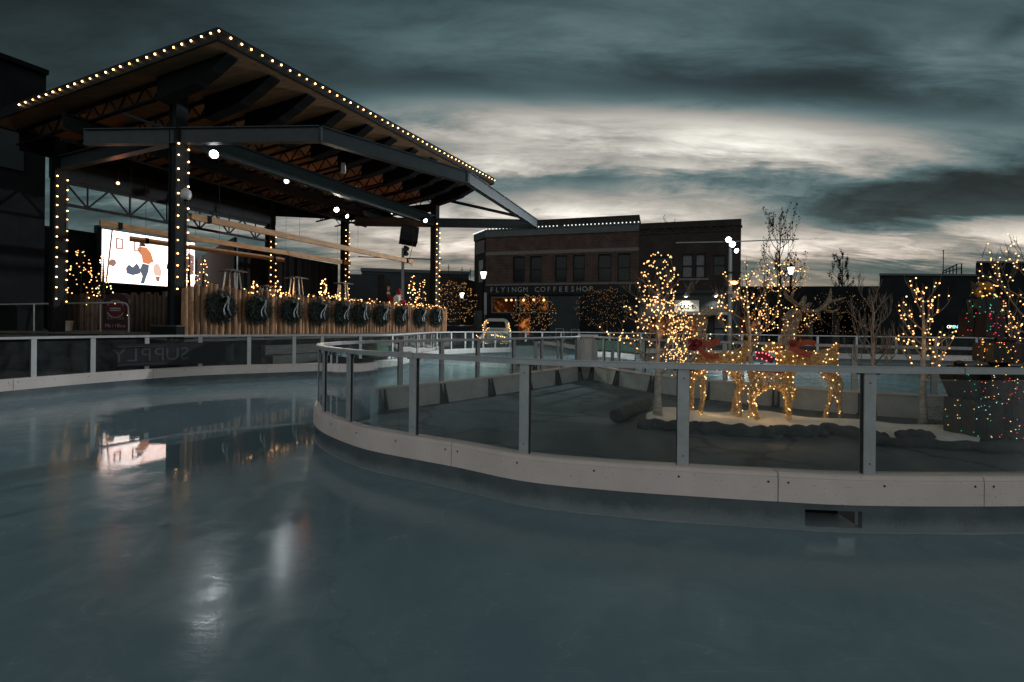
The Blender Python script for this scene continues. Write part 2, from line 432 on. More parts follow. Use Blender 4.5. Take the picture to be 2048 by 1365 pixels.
    v3=nt.nodes.new('ShaderNodeVectorMath'); v3.operation='ADD'; nt.links.new(vm.outputs[0],v3.inputs[0]); nt.links.new(v2.outputs[0],v3.inputs[1])
    gm=mixc(nt,sstep(dz,-.03,0.0).k,(.02,.024,.026),v3.outputs[0])
    nt.links.new(gm,bg.inputs[0]); bg.inputs[1].default_value=1.0
build_world()
sun=bpy.data.lights.new('sun','SUN'); sun.energy=.06; sun.angle=R(25); sun.color=(1,.93,.84)
so=bpy.data.objects.new('sun',sun); COL.objects.link(so)
# last light comes from beyond the brick block: azimuth 16 deg right of the view, 14 deg up
az,el=R(16),R(14); dvec=Vector((math.sin(az)*math.cos(el),math.cos(az)*math.cos(el),math.sin(el)))
so.rotation_euler=dvec.to_track_quat('Z','Y').to_euler(); so.location=(20,80,40)
scene.view_settings.view_transform='Standard'; scene.view_settings.look='None'; scene.view_settings.exposure=0; scene.view_settings.gamma=1
scene.cycles.use_denoising=True; scene.cycles.use_adaptive_sampling=True; scene.cycles.adaptive_threshold=.02; scene.cycles.max_bounces=8; scene.cycles.transparent_max_bounces=24
scene.cycles.sample_clamp_indirect=6; scene.cycles.caustics_reflective=False; scene.cycles.caustics_refractive=False

# ------------------------------------------------------------------ ice and ground
def ice_mat():
    m,nt,out=newmat('rink_ice'); X.nt=nt; b=nt.nodes.new('ShaderNodeBsdfPrincipled'); nt.links.new(b.outputs[0],out.inputs[0])
    v=texco(nt); sp=nt.nodes.new('ShaderNodeSeparateXYZ'); nt.links.new(v,sp.inputs[0]); x,y=X(sp.outputs[0]),X(sp.outputs[1])
    n=X(noise(nt,v,.55,5,.6,.6)); fine=X(noise(nt,v,9,4,.6,.3,(.5,1.6,1))); worn=X(noise(nt,v,2.4,6,.65,1.2))
    # standing melt-water: a long pool along the left side of the track
    e1=((x+4.6)*-.5+(y-7.6)*.866)/3.35; e2=((x+4.6)*.866+(y-7.6)*.5)/1.7
    pool=1.0-X.op('SQRT',e1*e1+e2*e2)+(n-.5)*.7+(worn-.5)*.10
    wet=sstep(pool,-.22,.28)
    e3=((x+2.0)/2.2); e4=((y-4.1)/.9)
    film=sstep(1.0-X.op('SQRT',e3*e3+e4*e4)+(n-.5)*1.1,-.1,.5)
    col=mixc(nt,sstep(worn,.35,.7).k,(.245,.362,.412),(.285,.412,.462))
    col=mixc(nt,sstep(n,.40,.70).k,col,(.225,.342,.396))
    col=mixc(nt,(wet*.75).k,col,(.14,.21,.245))
    # old skate cuts: thin pale hair lines
    wv=X(noise(nt,v,1.1,2,.5,2.2,(.35,1.3,1)))
    hair=X.op('ABSOLUTE',wv-.5)
    wv2=X(noise(nt,v,.9,2,.5,2.6,(1.2,.4,1))); hair2=X.op('ABSOLUTE',wv2-.5)
    gr=X(noise(nt,v,14,3,.7,.2,(.22,1.5,1)))
    cut=X.op('MAXIMUM',(1.0-sstep(hair,.0,.0035)),(1.0-sstep(hair2,.0,.003)))*sstep(worn,.40,.58)+sstep(gr,.60,.75)*.35
    col=mixc(nt,(cut*.22*(1.0-wet)).k,col,(.55,.6,.62))
    # narrow cracks
    vo=nt.nodes.new('ShaderNodeTexVoronoi'); vo.feature='DISTANCE_TO_EDGE'; vo.inputs['Scale'].default_value=.33
    wp=nt.nodes.new('ShaderNodeVectorMath'); wp.operation='ADD'; nv=nt.nodes.new('ShaderNodeTexNoise'); nv.inputs['Scale'].default_value=1.6; nv.inputs['Detail'].default_value=6
    nt.links.new(v,nv.inputs['Vector']); nt.links.new(v,wp.inputs[0]); nt.links.new(nv.outputs['Color'],wp.inputs[1]); nt.links.new(wp.outputs[0],vo.inputs['Vector'])
    crack=(1.0-sstep(X(vo.outputs['Distance']),.0,.006))*(1.0-wet)
    col=mixc(nt,(crack*.13).k,col,(.09,.12,.13))
    nt.links.new(col,b.inputs['Base Color'])
    rough=.15+.13*sstep(worn,.35,.7)-film*.06
    rough=rough*(1.0-wet)+wet*(.014+.07*sstep(worn,.42,.70))
    nt.links.new(rough.k,b.inputs['Roughness']); b.inputs['IOR'].default_value=1.33
    h=fine*.6+worn*.55
    bm=nt.nodes.new('ShaderNodeBump'); bm.inputs['Distance'].default_value=.006
    nt.links.new((h*1.0).k,bm.inputs['Height']); nt.links.new((.26*(1.0-wet)+.035).k,bm.inputs['Strength']); nt.links.new(bm.outputs[0],b.inputs['Normal'])
    return m
def concrete_mat(name,c1,c2,joint=.0,crk=.0,wet=.3):
    m,nt,out=newmat(name); X.nt=nt; b=nt.nodes.new('ShaderNodeBsdfPrincipled'); nt.links.new(b.outputs[0],out.inputs[0])
    v=texco(nt); n=noise(nt,v,.7,6,.62,.8); n2=noise(nt,v,60,3,.7); n3=X(noise(nt,v,.35,4,.6,.5))
    col=ramp(nt,n,[(.3,c1),(.7,c2)]); col=mixc(nt,.35,col,ramp(nt,n2,[(.3,(.3,.3,.3)),(.7,(1,1,1))]),'MULTIPLY')
    sp=nt.nodes.new('ShaderNodeSeparateXYZ'); nt.links.new(v,sp.inputs[0]); x,y=X(sp.outputs[0]),X(sp.outputs[1])
    dark=0
    if crk:
        vo=nt.nodes.new('ShaderNodeTexVoronoi'); vo.feature='DISTANCE_TO_EDGE'; vo.inputs['Scale'].default_value=.42
        nv=nt.nodes.new('ShaderNodeTexNoise'); nv.inputs['Scale'].default_value=1.3; nv.inputs['Detail'].default_value=7
        wp=nt.nodes.new('ShaderNodeVectorMath'); wp.operation='MULTIPLY_ADD'; nt.links.new(nv.outputs['Color'],wp.inputs[0]); wp.inputs[1].default_value=(1.4,1.4,0); nt.links.new(v,wp.inputs[2]); nt.links.new(v,nv.inputs['Vector'])
        nt.links.new(wp.outputs[0],vo.inputs['Vector'])
        c=(1.0-sstep(X(vo.outputs['Distance']),.0,.030))*sstep(n3,.40,.50)
        col=mixc(nt,(c*crk).k,col,(.008,.01,.011))
    if joint:
        jx=X.op('PINGPONG',x*.98+y*.22,joint); jy=X.op('PINGPONG',y*.98-x*.22,joint)
        j=1.0-sstep(X.op('MINIMUM',jx,jy),.006,.014)
        col=mixc(nt,(j*.6).k,col,(.01,.012,.013))
    nt.links.new(col,b.inputs['Base Color'])
    nt.links.new((.85-wet*sstep(n3,.45,.6)).k,b.inputs['Roughness'])
    nt.links.new(bump(nt,n2,.35,.01),b.inputs['Normal'])
    return m
M['ice']=ice_mat()
M['island']=concrete_mat('old_asphalt',(.062,.084,.094),(.110,.138,.148),2.6,.95,.35)
M['pave']=concrete_mat('plaza_paving',(.05,.055,.057),(.08,.086,.088),1.5,0,.3)
mb=MB(); S=700
mb.quad((-S,-60,-.05),(S,-60,-.05),(S,S,-.05),(-S,S,-.05)); struct('ground',mb,M['pave'])

def catmull(pts,n=8):
    out=[]
    for i in range(len(pts)-1):
        p0=pts[max(i-1,0)];p1=pts[i];p2=pts[i+1];p3=pts[min(i+2,len(pts)-1)]
        for k in range(n):
            t=k/n
            out.append(tuple(.5*((2*b)+(-a+c)*t+(2*a-5*b+4*c-d)*t*t+(-a+3*b-3*c+d)*t**3) for a,b,c,d in zip(p0,p1,p2,p3)))
    out.append(tuple(pts[-1])); return out
near=[(9.7,6.6),(9.2,5.5),(7.9,4.65),(6.3,4.08),(5,3.8),(3.79,3.69),(2.61,3.665),(1.98,3.735),(1.45,3.82),(.78,3.95),(.11,4.16),(-.495,4.55),(-1.34,5.05),(-1.78,5.43),(-2.23,5.95),(-2.55,6.5),(-2.74,7.1),(-2.72,7.75)]
farl=[(-2.72,7.75),(-2.38,8.45),(-1.06,9.85),(.2,11.4),(1.35,13.0),(2.12,14.3)]
back=[(2.12,14.3),(2.42,13.5),(3.0,11.9),(3.65,10.8),(4.36,10.1),(5.44,9.15),(6.1,8.7),(7.3,8.2),(8.6,7.75),(9.5,7.25),(9.7,6.6)]
pn=catmull(near,10); pf=catmull(farl,10); pb=catmull(back,10)
inner_path=pn+pf[1:]+pb[1:-1]
outer=[(-10.6,4.6),(-10.0,6.9),(-9.2,9.0),(-8.65,10.4),(-7.55,12.05),(-5.6,13.25),(-4.45,14.1),(-3.62,15.2),(-3.42,17),(-3.3,19),(-2.9,21.2),(-1.4,23.1),(1.1,24.3),(3.7,25),(7.5,24.0),(12.4,21.9),(17.6,20.8),(24,20.0)]
po=catmull(outer,10)
mb=MB(); ring=[(p[0],p[1],0) for p in po]+[(26,12,0),(20,-8,0),(-14,-8,0),(-12,0,0)]
mb.add(ring,[tuple(range(len(ring)))[::-1]]); struct('ice',mb,M['ice'])
mb=MB(); ring=[(p[0],p[1],.012) for p in inner_path]
mb.add(ring,[tuple(range(len(ring)))]); struct('island_ground',mb,M['island'])

def arclen(path):
    s=[0]
    for a,b in zip(path,path[1:]): s.append(s[-1]+math.dist(a,b))
    return s
def at_s(path,S,s):
    s=max(0,min(s,S[-1]))
    for i in range(len(S)-1):
        if S[i+1]>=s:
            f=(s-S[i])/max(1e-9,S[i+1]-S[i]); a,b=path[i],path[i+1]
            t=Vector((b[0]-a[0],b[1]-a[1])).normalized()
            return Vector((a[0]+(b[0]-a[0])*f,a[1]+(b[1]-a[1])*f)),t
def sub(path,S,s0,s1):
    pts=[tuple(at_s(path,S,s0)[0])]
    for p,s in zip(path,S):
        if s0+.02<s<s1-.02: pts.append(p)
    pts.append(tuple(at_s(path,S,s1)[0])); return pts
def s_for_u(path,S,u,off,sign,z=.6,first=True):
    best=None
    for i in range(len(path)-1):
        r=[]
        for k in (i,i+1):
            j=min(k,len(path)-2); t=Vector((path[j+1][0]-path[j][0],path[j+1][1]-path[j][1])).normalized(); nr=Vector((-t.y,t.x))*sign
            x,y=path[k][0]+nr.x*off,path[k][1]+nr.y*off
            r.append(Uof(x,y,z) if y>.3 else 1e9)
        if (r[0]-u)*(r[1]-u)<=0 and abs(r[0])<1e6 and abs(r[1])<1e6:
            return S[i]+(S[i+1]-S[i])*abs(u-r[0])/max(1e-6,abs(r[1]-r[0]))
    return None
def barrier(root,path,sign,posts,seams,Rz,pockets=(),rail_breaks=(),brackets=False,railmat='alu'):
    S=arclen(path); T=S[-1]
    # kick plate (with real lift pockets)
    cuts=sorted(pockets); s0=0; mb=MB()
    for a,b in cuts:
        mb.sweep(sub(path,S,s0,a),[(-.05,0),(-.05,.212),(0,.212),(0,0)],sign)
        pp=sub(path,S,a,b)
        mb.sweep(pp,[(-.05,0),(-.05,.035),(0,.035),(0,0)],sign); mb.sweep(pp,[(-.05,.158),(-.05,.212),(0,.212),(0,.158)],sign)
        mb.sweep(pp,[(-.30,.0),(-.30,.2),(-.29,.2),(-.29,.0)],sign,1)
        mb.sweep(pp,[(-.29,.0),(-.29,.035),(-.05,.035),(-.05,.0)],sign,2)
        s0=b
    mb.sweep(sub(path,S,s0,T),[(-.05,0),(-.05,.212),(0,.212),(0,0)],sign)
    part('kick_plate',mb,[M['kick'],M['black'],M['kick']],root)
    ss=[0]+[s for s in sorted(seams) if .1<s<T-.1]+[T]
    for a,b in zip(ss,ss[1:]):
        mb=MB(); g=.004
        pp=sub(path,S,a+g,b-g)
        mb.sweep(pp,[(-.05,.207),(-.05,.388),(.010,.388),(.016,.380),(.016,.207)],sign)
        mb.sweep(pp,[(-.11,.391),(-.11,.424),(-.004,.424),(.010,.414),(.014,.391)],sign)
        nsc=max(2,round((b-a)/.62))
        for k in range(nsc+1):
            s=a+.07+(b-a-.14)*k/nsc; p,t=at_s(path,S,s); nr=Vector((-t.y,t.x))*sign
            c=Vector((p.x+nr.x*.0175,p.y+nr.y*.0175,.352)); ax=Matrix((Vector((t.x,t.y,0)),Vector((0,0,1)),Vector((nr.x,nr.y,0)))).transposed()
            mb.lathe([(.0085,-.001),(.0085,.0015)],c,8,1,ax)
        part('facing_panel',mb,[M['white_board'],M['screw']],root)
    # back boards and brackets
    mb=MB(); pr_=[(-.085,.0),(-.085,.39),(-.052,.39),(-.052,.0)]; s0=0
    for a,b in cuts: mb.sweep(sub(path,S,s0,a),pr_,sign); mb.sweep(sub(path,S,a,b),[(-.085,.2),(-.085,.39),(-.052,.39),(-.052,.2)],sign); s0=b
    mb.sweep(sub(path,S,s0,T),pr_,sign); part('back_board',mb,M['midboard'],root)
    if brackets:
        s=1.0
        while s<T-1:
            p,t=at_s(path,S,s); nr=Vector((-t.y,t.x))*sign; mb=MB()
            for d in (-.045,.045):
                c=p+t*d; a=c-nr*.09; b2=c-nr*.22
                mb.prism([(a.x,a.y,.02),(b2.x,b2.y,.02),(b2.x,b2.y,.05),(a.x-nr.x*.03,a.y-nr.y*.03,.37),(a.x,a.y,.385)],(t.x*.02,t.y*.02,0))
            c=p-nr*.15; mb.box((c.x,c.y,.03),(.10,.10,.03)); part('bracket',mb,M['rubber'],root); s+=1.3
    # posts
    for s in posts:
        p,t=at_s(path,S,s); nr=Vector((-t.y,t.x))*sign; c=p-nr*.055
        rot=Matrix((Vector((t.x,t.y,0)),Vector((nr.x,nr.y,0)),Vector((0,0,1)))).transposed(); mb=MB()
        mb.box((c.x,c.y,(.424+Rz-.05)/2),(.086,.05,Rz-.05-.424),rot,0)
        for d in (-1,1):
            e=c+t*d*.0445; mb.box((e.x,e.y,(.424+Rz-.06)/2),(.004,.030,Rz-.06-.424),rot,1)
        for zz in (.5,Rz-.12):
            e=c+nr*.0262; ax=Matrix((Vector((t.x,t.y,0)),Vector((0,0,1)),Vector((nr.x,nr.y,0)))).transposed(); mb.lathe([(.006,-.001),(.006,.001)],(e.x,e.y,zz),8,1,ax)
        e=c; mb.box((e.x,e.y,Rz-.053),(.15,.04,.012),rot,1)
        part('post',mb,[M[railmat],M['rubber']],root)
    # glass
    sp=sorted(posts)
    for a,b in zip(sp,sp[1:]):
        mb=MB(); mb.sweep(sub(path,S,a+.047,b-.047),[(-.059,.43),(-.059,Rz-.095),(-.051,Rz-.095),(-.051,.43)],sign); part('glass_pane',mb,M['glass'],root)
    # rail
    rb=[0]+sorted(rail_breaks)+[T]
    for a,b in zip(rb,rb[1:]):
        mb=MB(); mb.sweep(sub(path,S,a+.004,b-.004),[(-.105,Rz-.046),(-.105,Rz-.010),(-.095,Rz),(-.015,Rz),(-.005,Rz-.010),(-.005,Rz-.046)],sign); part('handrail',mb,M[railmat],root)
    return S
M['midboard']=surf('board_backing',(.50,.50,.49),.7,0,.2,3,.1,30)
# island barrier
root=thing('rink_barrier','low white dasher board with glass panes and grey rail enclosing the deer display island','barrier',(1,4,0))
Sn=arclen(inner_path)
def su(section,u,z=.6): # arclength for image column u inside a section
    base={'n':0,'f':arclen(pn)[-1],'b':arclen(pn)[-1]+arclen(pf)[-1]}[section]; pth={'n':pn,'f':pf,'b':pb}[section]
    s=s_for_u(pth,arclen(pth),u,-.055,1,z); return None if s is None else base+s
posts=[su('n',u) for u in (1735,1365,1050,828,700,650)]+[su('f',u) for u in (800,883,955,1027,1083,1123,1153)]+[su('b',u) for u in (1208,1238,1288,1376,1450,1575,1709,1868)]
posts=[p for p in posts if p is not None]
s1735=su('n',1735); posts+=[s1735-1.46,s1735-2.8,s1735-4.1,s1735-5.4]
s650=su('n',650); posts+=[s650+.85]
Ln=arclen(pn)[-1]; Lf=arclen(pf)[-1]
posts+=[Ln+Lf-.28,Ln+Lf+.28]
seams=[su('n',u,.3) for u in (1950,1549,912)]+[su('n',1950,.3)-1.4,su('n',1950,.3)-3.2,Ln-.35]+[Ln+2.4*k for k in range(1,4)]+[Ln+Lf]+[Ln+Lf+2.4*k for k in range(1,5)]
seams=[s for s in seams if s]
pk=[]
a,b=su('n',1715,.1),su('n',1604,.1); pk.append((min(a,b),max(a,b)))
a=su('n',648,.1); pk.append((a,a+.24))
barrier(root,inner_path+[inner_path[0]],1,posts,seams,1.218,pk,[su('n',1918,1.2),su('n',828,1.2)-.03,Ln+.6,Ln+Lf],True)
mb=MB()
for dx_,dy_ in ((-.13,-.16),(.1,-.17)): mb.tube([(2.14+dx_,14.1+dy_,.4),(2.14+dx_,14.1+dy_,1.2)],.075,10)
mb.box((2.12,13.98,.8),(.26,.2,.72)); mb.box((2.12,13.95,1.215),(.52,.36,.07)); part('corner_post',mb,M['alu_white'],root)
# outer barrier
root=thing('rink_barrier','white dasher board with pale posts along the outside edge of the ice, below the stage','barrier',(-3.5,17,0))
So=arclen(po); ops=[]
ol=[(0,1.0)]
def so_u(u,z=.6,lo=0,hi=1e9):
    i0=next(i for i,s in enumerate(So) if s>=lo); pth=[p for p,s in zip(po,So) if lo<=s<=hi]; SS=[s for s in So if lo<=s<=hi]
    return s_for_u(pth,SS,u,-.055,-1,z)
sturn=So[13*10]
for u in (66,185,293,400,498,588,644,720,784,834,873,902,930,945,966,990,1020,1051,1084,1122,1158):
    s=so_u(u)
    if s is not None: ops.append(s)
ops=sorted(set(round(s,3) for s in ops)); ops=[s for i,s in enumerate(ops) if i==0 or s-ops[i-1]>.35]
e=ops[-1]
while e+1.5<So[-1]: e+=1.5; ops.append(e)
ops+=[ops[0]-1.3]
barrier(root,po,-1,sorted(ops),[2.4*k for k in range(1,30)],1.19,(),[6*k+.9 for k in range(1,9)],False,'alu_white')

# shavings gathered along the foot of the boards
def shavings(path,sign,seed):
    rr=random.Random(seed); S=arclen(path); mb=MB(); n=int(S[-1]/.06); prev=None
    for i in range(n+1):
        p,t=at_s(path,S,S[-1]*i/n); nr=Vector((-t.y,t.x))*sign; x=i*.06
        w=.004+.055*max(0,mnoise.noise(Vector((x*1.3,seed,0)))+.05)+.008*rr.random(); h=.002+w*.2
        r=[(p.x+nr.x*o,p.y+nr.y*o,z) for o,z in ((-.004,h+.003),(w*.45,h*.8),(w,.0015))]
        if prev: mb.add(prev+r,[(0,1,4,3),(1,2,5,4)] if sign<0 else [(0,3,4,1),(1,4,5,2)])
        prev=r
    return mb
mb=shavings(inner_path,1,3); m2_=shavings(po,-1,5); mb.add(m2_.v,m2_.f)
M['frost']=surf('ice_shavings',(.36,.40,.42),.8,0,.15,20,.5,120)
solo('snow',mb,M['frost'],kind='stuff')
# ------------------------------------------------------------------ pavilion
A1=Vector((math.sin(R(25)),math.cos(R(25)),0)); A2=Vector((-math.cos(R(25)),math.sin(R(25)),0))
PA=Vector((-8.72,13.0,0))
def Q(p,q,z=0): # pavilion coordinates: p along the front, q towards the back
    v=PA+A1*p+A2*q; v.z=z; return v
RPav=Matrix((A1,A2,Vector((0,0,1)))).transposed()
def bulb_mesh(name,r,mat,seg=6):
    mb=MB(); mb.ball((0,0,0),r,seg); return mesh_of(mb,mat,name,smooth=True)
def bulbs(root,pts,me,r,mat,maxn=100,cam=Vector((0,0,H))):
    pts=[Vector(p) for p in pts]; off=ROOT[root]
    pts.sort(key=lambda p:(p-cam).length)
    for p in pts[:maxn]:
        o=bpy.data.objects.new('bulb',me); COL.objects.link(o); o.parent=root; o.location=p-off
    if len(pts)>maxn:
        mb=MB()
        for p in pts[maxn:]: mb.ball(p,r,5)
        part('bulbs',mb,mat,root,kind='stuff')
def bulbs_one(root,pts,r,mat,seg=4):
    mb=MB()
    for p in pts: mb.ball(p,r*rnd.uniform(.75,1.2),seg)
    return part('bulbs',mb,mat,root,kind='stuff')
BM=bulb_mesh('bulb',.023,M['bulb'],8)
pav=thing('pavilion','open sided steel pavilion with a tilted plywood roof over the stage','pavilion',Q(6,3,0))
ZB=6.3; up=Vector((0,0,1))
colpos={'A':(0,0),'B':(0,5.96),'C':(11.86,0),'D':(11.86,5.6),'E':(7.64,5.96)}
P1=Vector((-6.56,11.06,8.0)); P2=Vector((-.87,22.2,8.0)); P3=Vector((-9.2,26.9,7.25)); P4=Vector((-15.1,14.3,7.36))
def roofz(p):  # underside of the roof over a plan point
    e1=(P2-P1); e2=(P4-P1); d=p-P1
    det=e1.x*e2.y-e1.y*e2.x; s=(d.x*e2.y-d.y*e2.x)/det; t=(e1.x*d.y-e1.y*d.x)/det
    return 8.0-.24-.55*t-.2*s*t
for k,(p,q) in colpos.items():
    c=Q(p,q); top=roofz(c)-.02; mb=MB(); w=.30
    rot=RPav
    mb.box((c.x,c.y,top/2),(w,.022,top),rot) if False else None
    for d in (-1,1):
        e=c+A2*d*(w/2-.012); mb.box((e.x,e.y,top/2),(w,.024,top),rot)
    mb.box((c.x,c.y,top/2),(.2,w-.05,top),rot)
    mb.box((c.x,c.y,.02),(.5,.5,.04),rot)
    part('column',mb,M['steel'],pav)
# main beams
def beam(p0,q0,p1,q1,z,h=.46,w=.22,mat='steel_grey',name='beam'):
    mb=MB(); mb.ibeam(Q(p0,q0,z),Q(p1,q1,z),w,h,.035); return part(name,mb,M[mat],pav)
beam(.16,0,11.7,0,6.38,.50); beam(0,.17,0,5.8,6.35,.42); beam(11.86,.17,11.86,5.45,7.05,.36,mat='steel'); beam(-1.2,2.9,12.6,2.9,6.75,.4,mat='steel')
# open web trusses at the rear and side
def truss(a,b,z0,z1,n,name='truss',t=.09):
    mb=MB(); a=Vector(a);b=Vector(b); up=Vector((0,0,1))
    mb.bar(a+up*z0,b+up*z0,t,t); mb.bar(a+up*z1,b+up*z1,t*1.2,t*1.6)
    for i in range(n):
        f0,f1,fm=i/n,(i+1)/n,(i+.5)/n
        pA,pB,pm=a.lerp(b,f0),a.lerp(b,f1),a.lerp(b,fm)
        mb.bar(pA+up*z1,pm+up*z0,t*.5,t*.5); mb.bar(pm+up*z0,pB+up*z1,t*.5,t*.5); mb.bar(pm+up*z0,pm+up*z1,t*.4,t*.4)
    return part(name,mb,M['steel'],pav)
truss(Q(.15,5.96),Q(7.5,5.96),5.14,5.86,6)
mb=MB(); a=Q(-.9,6.02); b=Q(7.7,6.02); c_=Q(11.95,5.75)
mb.prism([a+up*6.5,b+up*6.5,b+up*(roofz(b)-.02),a+up*(roofz(a)-.02)],A2*.04); mb.prism([b+up*6.3,c_+up*6.95,c_+up*(roofz(c_)-.02),b+up*(roofz(b)-.02)],A2*.04); part('rear_panel',mb,M['black'],pav)
mb=MB(); mb.bar(Q(-.2,5.96,6.2),Q(7.8,5.9,6.2),.2,.62); part('rear_beam',mb,M['steel'],pav)
# roof deck and fascia
mb=MB(); up=Vector((0,0,1)); th=.05
mb.add([P1-up*(.24),P2-up*.24,P3-up*.24,P4-up*.24,P1,P2,P3,P4],[(0,3,2,1),(4,5,6,7)])
part('roof_deck',mb,M['plywood'],pav)
mb=MB(); mb.quad(P1+up*.012,P2+up*.012,P3+up*.012,P4+up*.012)
ps=[P1,P2,P3,P4]
for i in range(4):
    a,b=ps[i],ps[(i+1)%4]; mb.bar(a-up*.125,b-up*.125,.05,.28)
part('roof',mb,M['steel'],pav)
# joists: deep tapered tails at the front, open webs behind
for i in range(11):
    f=(i+.5)/11; a=P1.lerp(P2,f); b=P4.lerp(P3,f); d=(b-a); L=d.length; dn=d/L
    za=Vector((0,0,-.245)); mb=MB(); s0=.32; s1=2.7
    c0=a+dn*s0+za; c1=a+dn*s1+za; side=Vector((dn.y,-dn.x,0)).normalized()*.15
    step=[(s0,-.05),(s0+.42,-.22),(s0+.5,-.27),(s0+.95,-.40),(s0+1.05,-.46),(s1,-.58)]
    poly=[a+dn*s0+za]+[a+dn*s+za+up*z for s,z in step]+[a+dn*s1+za]
    mb.prism([p-side for p in poly],side*2)
    e=a+dn*(L-.15)+za
    mb.bar(c1-up*.44,e-up*.44,.09,.05); mb.bar(c1-up*.03,e-up*.03,.09,.05)
    n=9
    for k in range(n):
        u0=c1.lerp(e,k/n); um=c1.lerp(e,(k+.5)/n); u1=c1.lerp(e,(k+1)/n)
        mb.bar(u0-up*.03,um-up*.44,.03,.03); mb.bar(um-up*.44,u1-up*.03,.03,.03)
    part('joist',mb,M['black'],pav)
for q in (1.3,4.4):
    mb=MB(); a=Q(-.6,q); b=Q(12.1,q); a.z=roofz(a)-.62; b.z=roofz(b)-.62; mb.tube([a,b],.045,8); part('sprinkler_pipe',mb,M['steel_grey'],pav)
# projecting polygon ring beam
ringp=[Vector((-11.2,13.1,6.30)),Vector((-4.93,12.72,6.30)),Vector((-1.5,16.4,6.30)),Vector((1.12,23.75,6.30)),Vector((-7.4,23.55,6.30))]
for a,b in zip(ringp,ringp[1:]):
    mb=MB(); d=(b-a).normalized(); mb.bar(a-d*.05,b+d*.05,.06,.40); mb.bar(a+up*-.19,b+up*-.19,.2,.025); mb.bar(a+up*.19,b+up*.19,.2,.025); part('ring_beam',mb,M['steel_grey'],pav)
for a,b in (((-3.55,23.6,7.45),(.9,23.65,6.5)),):
    mb=MB(); mb.bar(a,b,.10,.12); part('brace',mb,M['steel'],pav)
mb=MB(); c=P(687,337,17.5); mb.box(c,(.14,.10,.36)); part('junction_box',mb,M['tinwhite'],pav)
# ---- festoon strings
def festoon(label,runs,n_or_sp,group='festoon strings on the pavilion',r=.030,drop=0.0,cat='string lights'):
    allp=[]; cab=[]
    for a,b,sp in runs:
        a=Vector(a);b=Vector(b); n=max(1,round((b-a).length/sp)); allp+=[a.lerp(b,(k+rnd.uniform(-.10,.10))/n)+Vector((0,0,rnd.gauss(0,.006))) for k in range(n+1)]; cab.append((a,b))
    root=thing('string_lights',label,cat,runs[0][0],group)
    mb=MB()
    for a,b in cab: mb.tube([a+Vector((0,0,.03)),b+Vector((0,0,.03))],.008,5)
    part('cable',mb,M['cable'],root)
    bulbs(root,allp,BM,r,M['bulb']); return root
fo=A2*-.045
festoon('warm bulbs strung along both front edges of the pavilion roof',[(P1-up*.10+A1*-.05+A2*.2,P1.lerp(P4,.81)-up*.10+A1*-.05,.302),(P1-up*.10-A2*.05,P2-up*.10-A2*.05,.262)],0)
dd={'A':'two vertical rows of warm bulbs on the near front column, left of the wreaths','B':'two vertical rows of warm bulbs on the far left column beside the dark building','C':'two vertical rows of warm bulbs on the right end column nearest the brick block','D':'two vertical rows of warm bulbs on the rear column behind the hanging square speaker','E':'two vertical rows of warm bulbs on the rear middle column behind the hanging beams'}
for k,(p,q) in colpos.items():
    lo={'A':2.35,'B':2.2,'C':2.1,'D':2.2,'E':2.2}[k]; hi={'A':6.05,'B':5.95,'C':6.25,'D':6.35,'E':5.4}[k]
    c=Q(p,q); f=c-A2*.185
    festoon(dd[k],[((f-A1*.10)+up*lo,(f-A1*.10)+up*hi,.30),((f+A1*.155)+up*(lo-.08),(f+A1*.155)+up*(hi-.08),.30)],0)
# ------------------------------------------------------------------ stage
F0=Vector((-7.88,13.5,0)) # first wreath point on fence line
FD=A1
def FN(t,n=0,z=0):
    v=F0+FD*t-A2*n; v.z=z; return v     # n>0 : towards the rink
DK=1.15
st=thing('stage','raised timber stage faced with weathered horizontal boards','stage',FN(5,-3,0))
deckp=[FN(-1.1,.22),FN(11.2,.22),Q(12.6,9.5),Vector((-16,31,0)),Vector((-26,30,0)),Vector((-26,15.4,0)),Vector((-11.3,15.3,0))]
mb=MB(); mb.prism([(p.x,p.y,DK-.06) for p in deckp],(0,0,.06)); part('deck',mb,M['plank'],st)
fr=[Vector((-26,15.4,0)),Vector((-11.3,15.3,0)),FN(-1.1,.22),FN(11.2,.22),Q(12.6,9.5)]
mb=MB()
for a,b in zip(fr,fr[1:]):
    n=6
    for i in range(n):
        z0=.0+i*(DK-.08)/n; mb.bar(a+up*(z0+.085),b+up*(z0+.085),.05,.165)
    mb.bar(a+up*.5-(b-a).normalized().cross(up)*-.1,b+up*.5-(b-a).normalized().cross(up)*-.1,.03,1.0,1)
part('board_front',mb,[M['plank'],M['black']],st)
mb=MB()
for i,(w_) in enumerate((.9,.6,.3)): # steps beside the fence end, seen through the glass
    c=FN(2.3,.22+w_/2,0); mb.box((c.x,c.y,.15+i*.28),(2.6,w_,.26),Matrix((FD,-A2,up)).transposed())
part('step',mb,M['plank'],st)
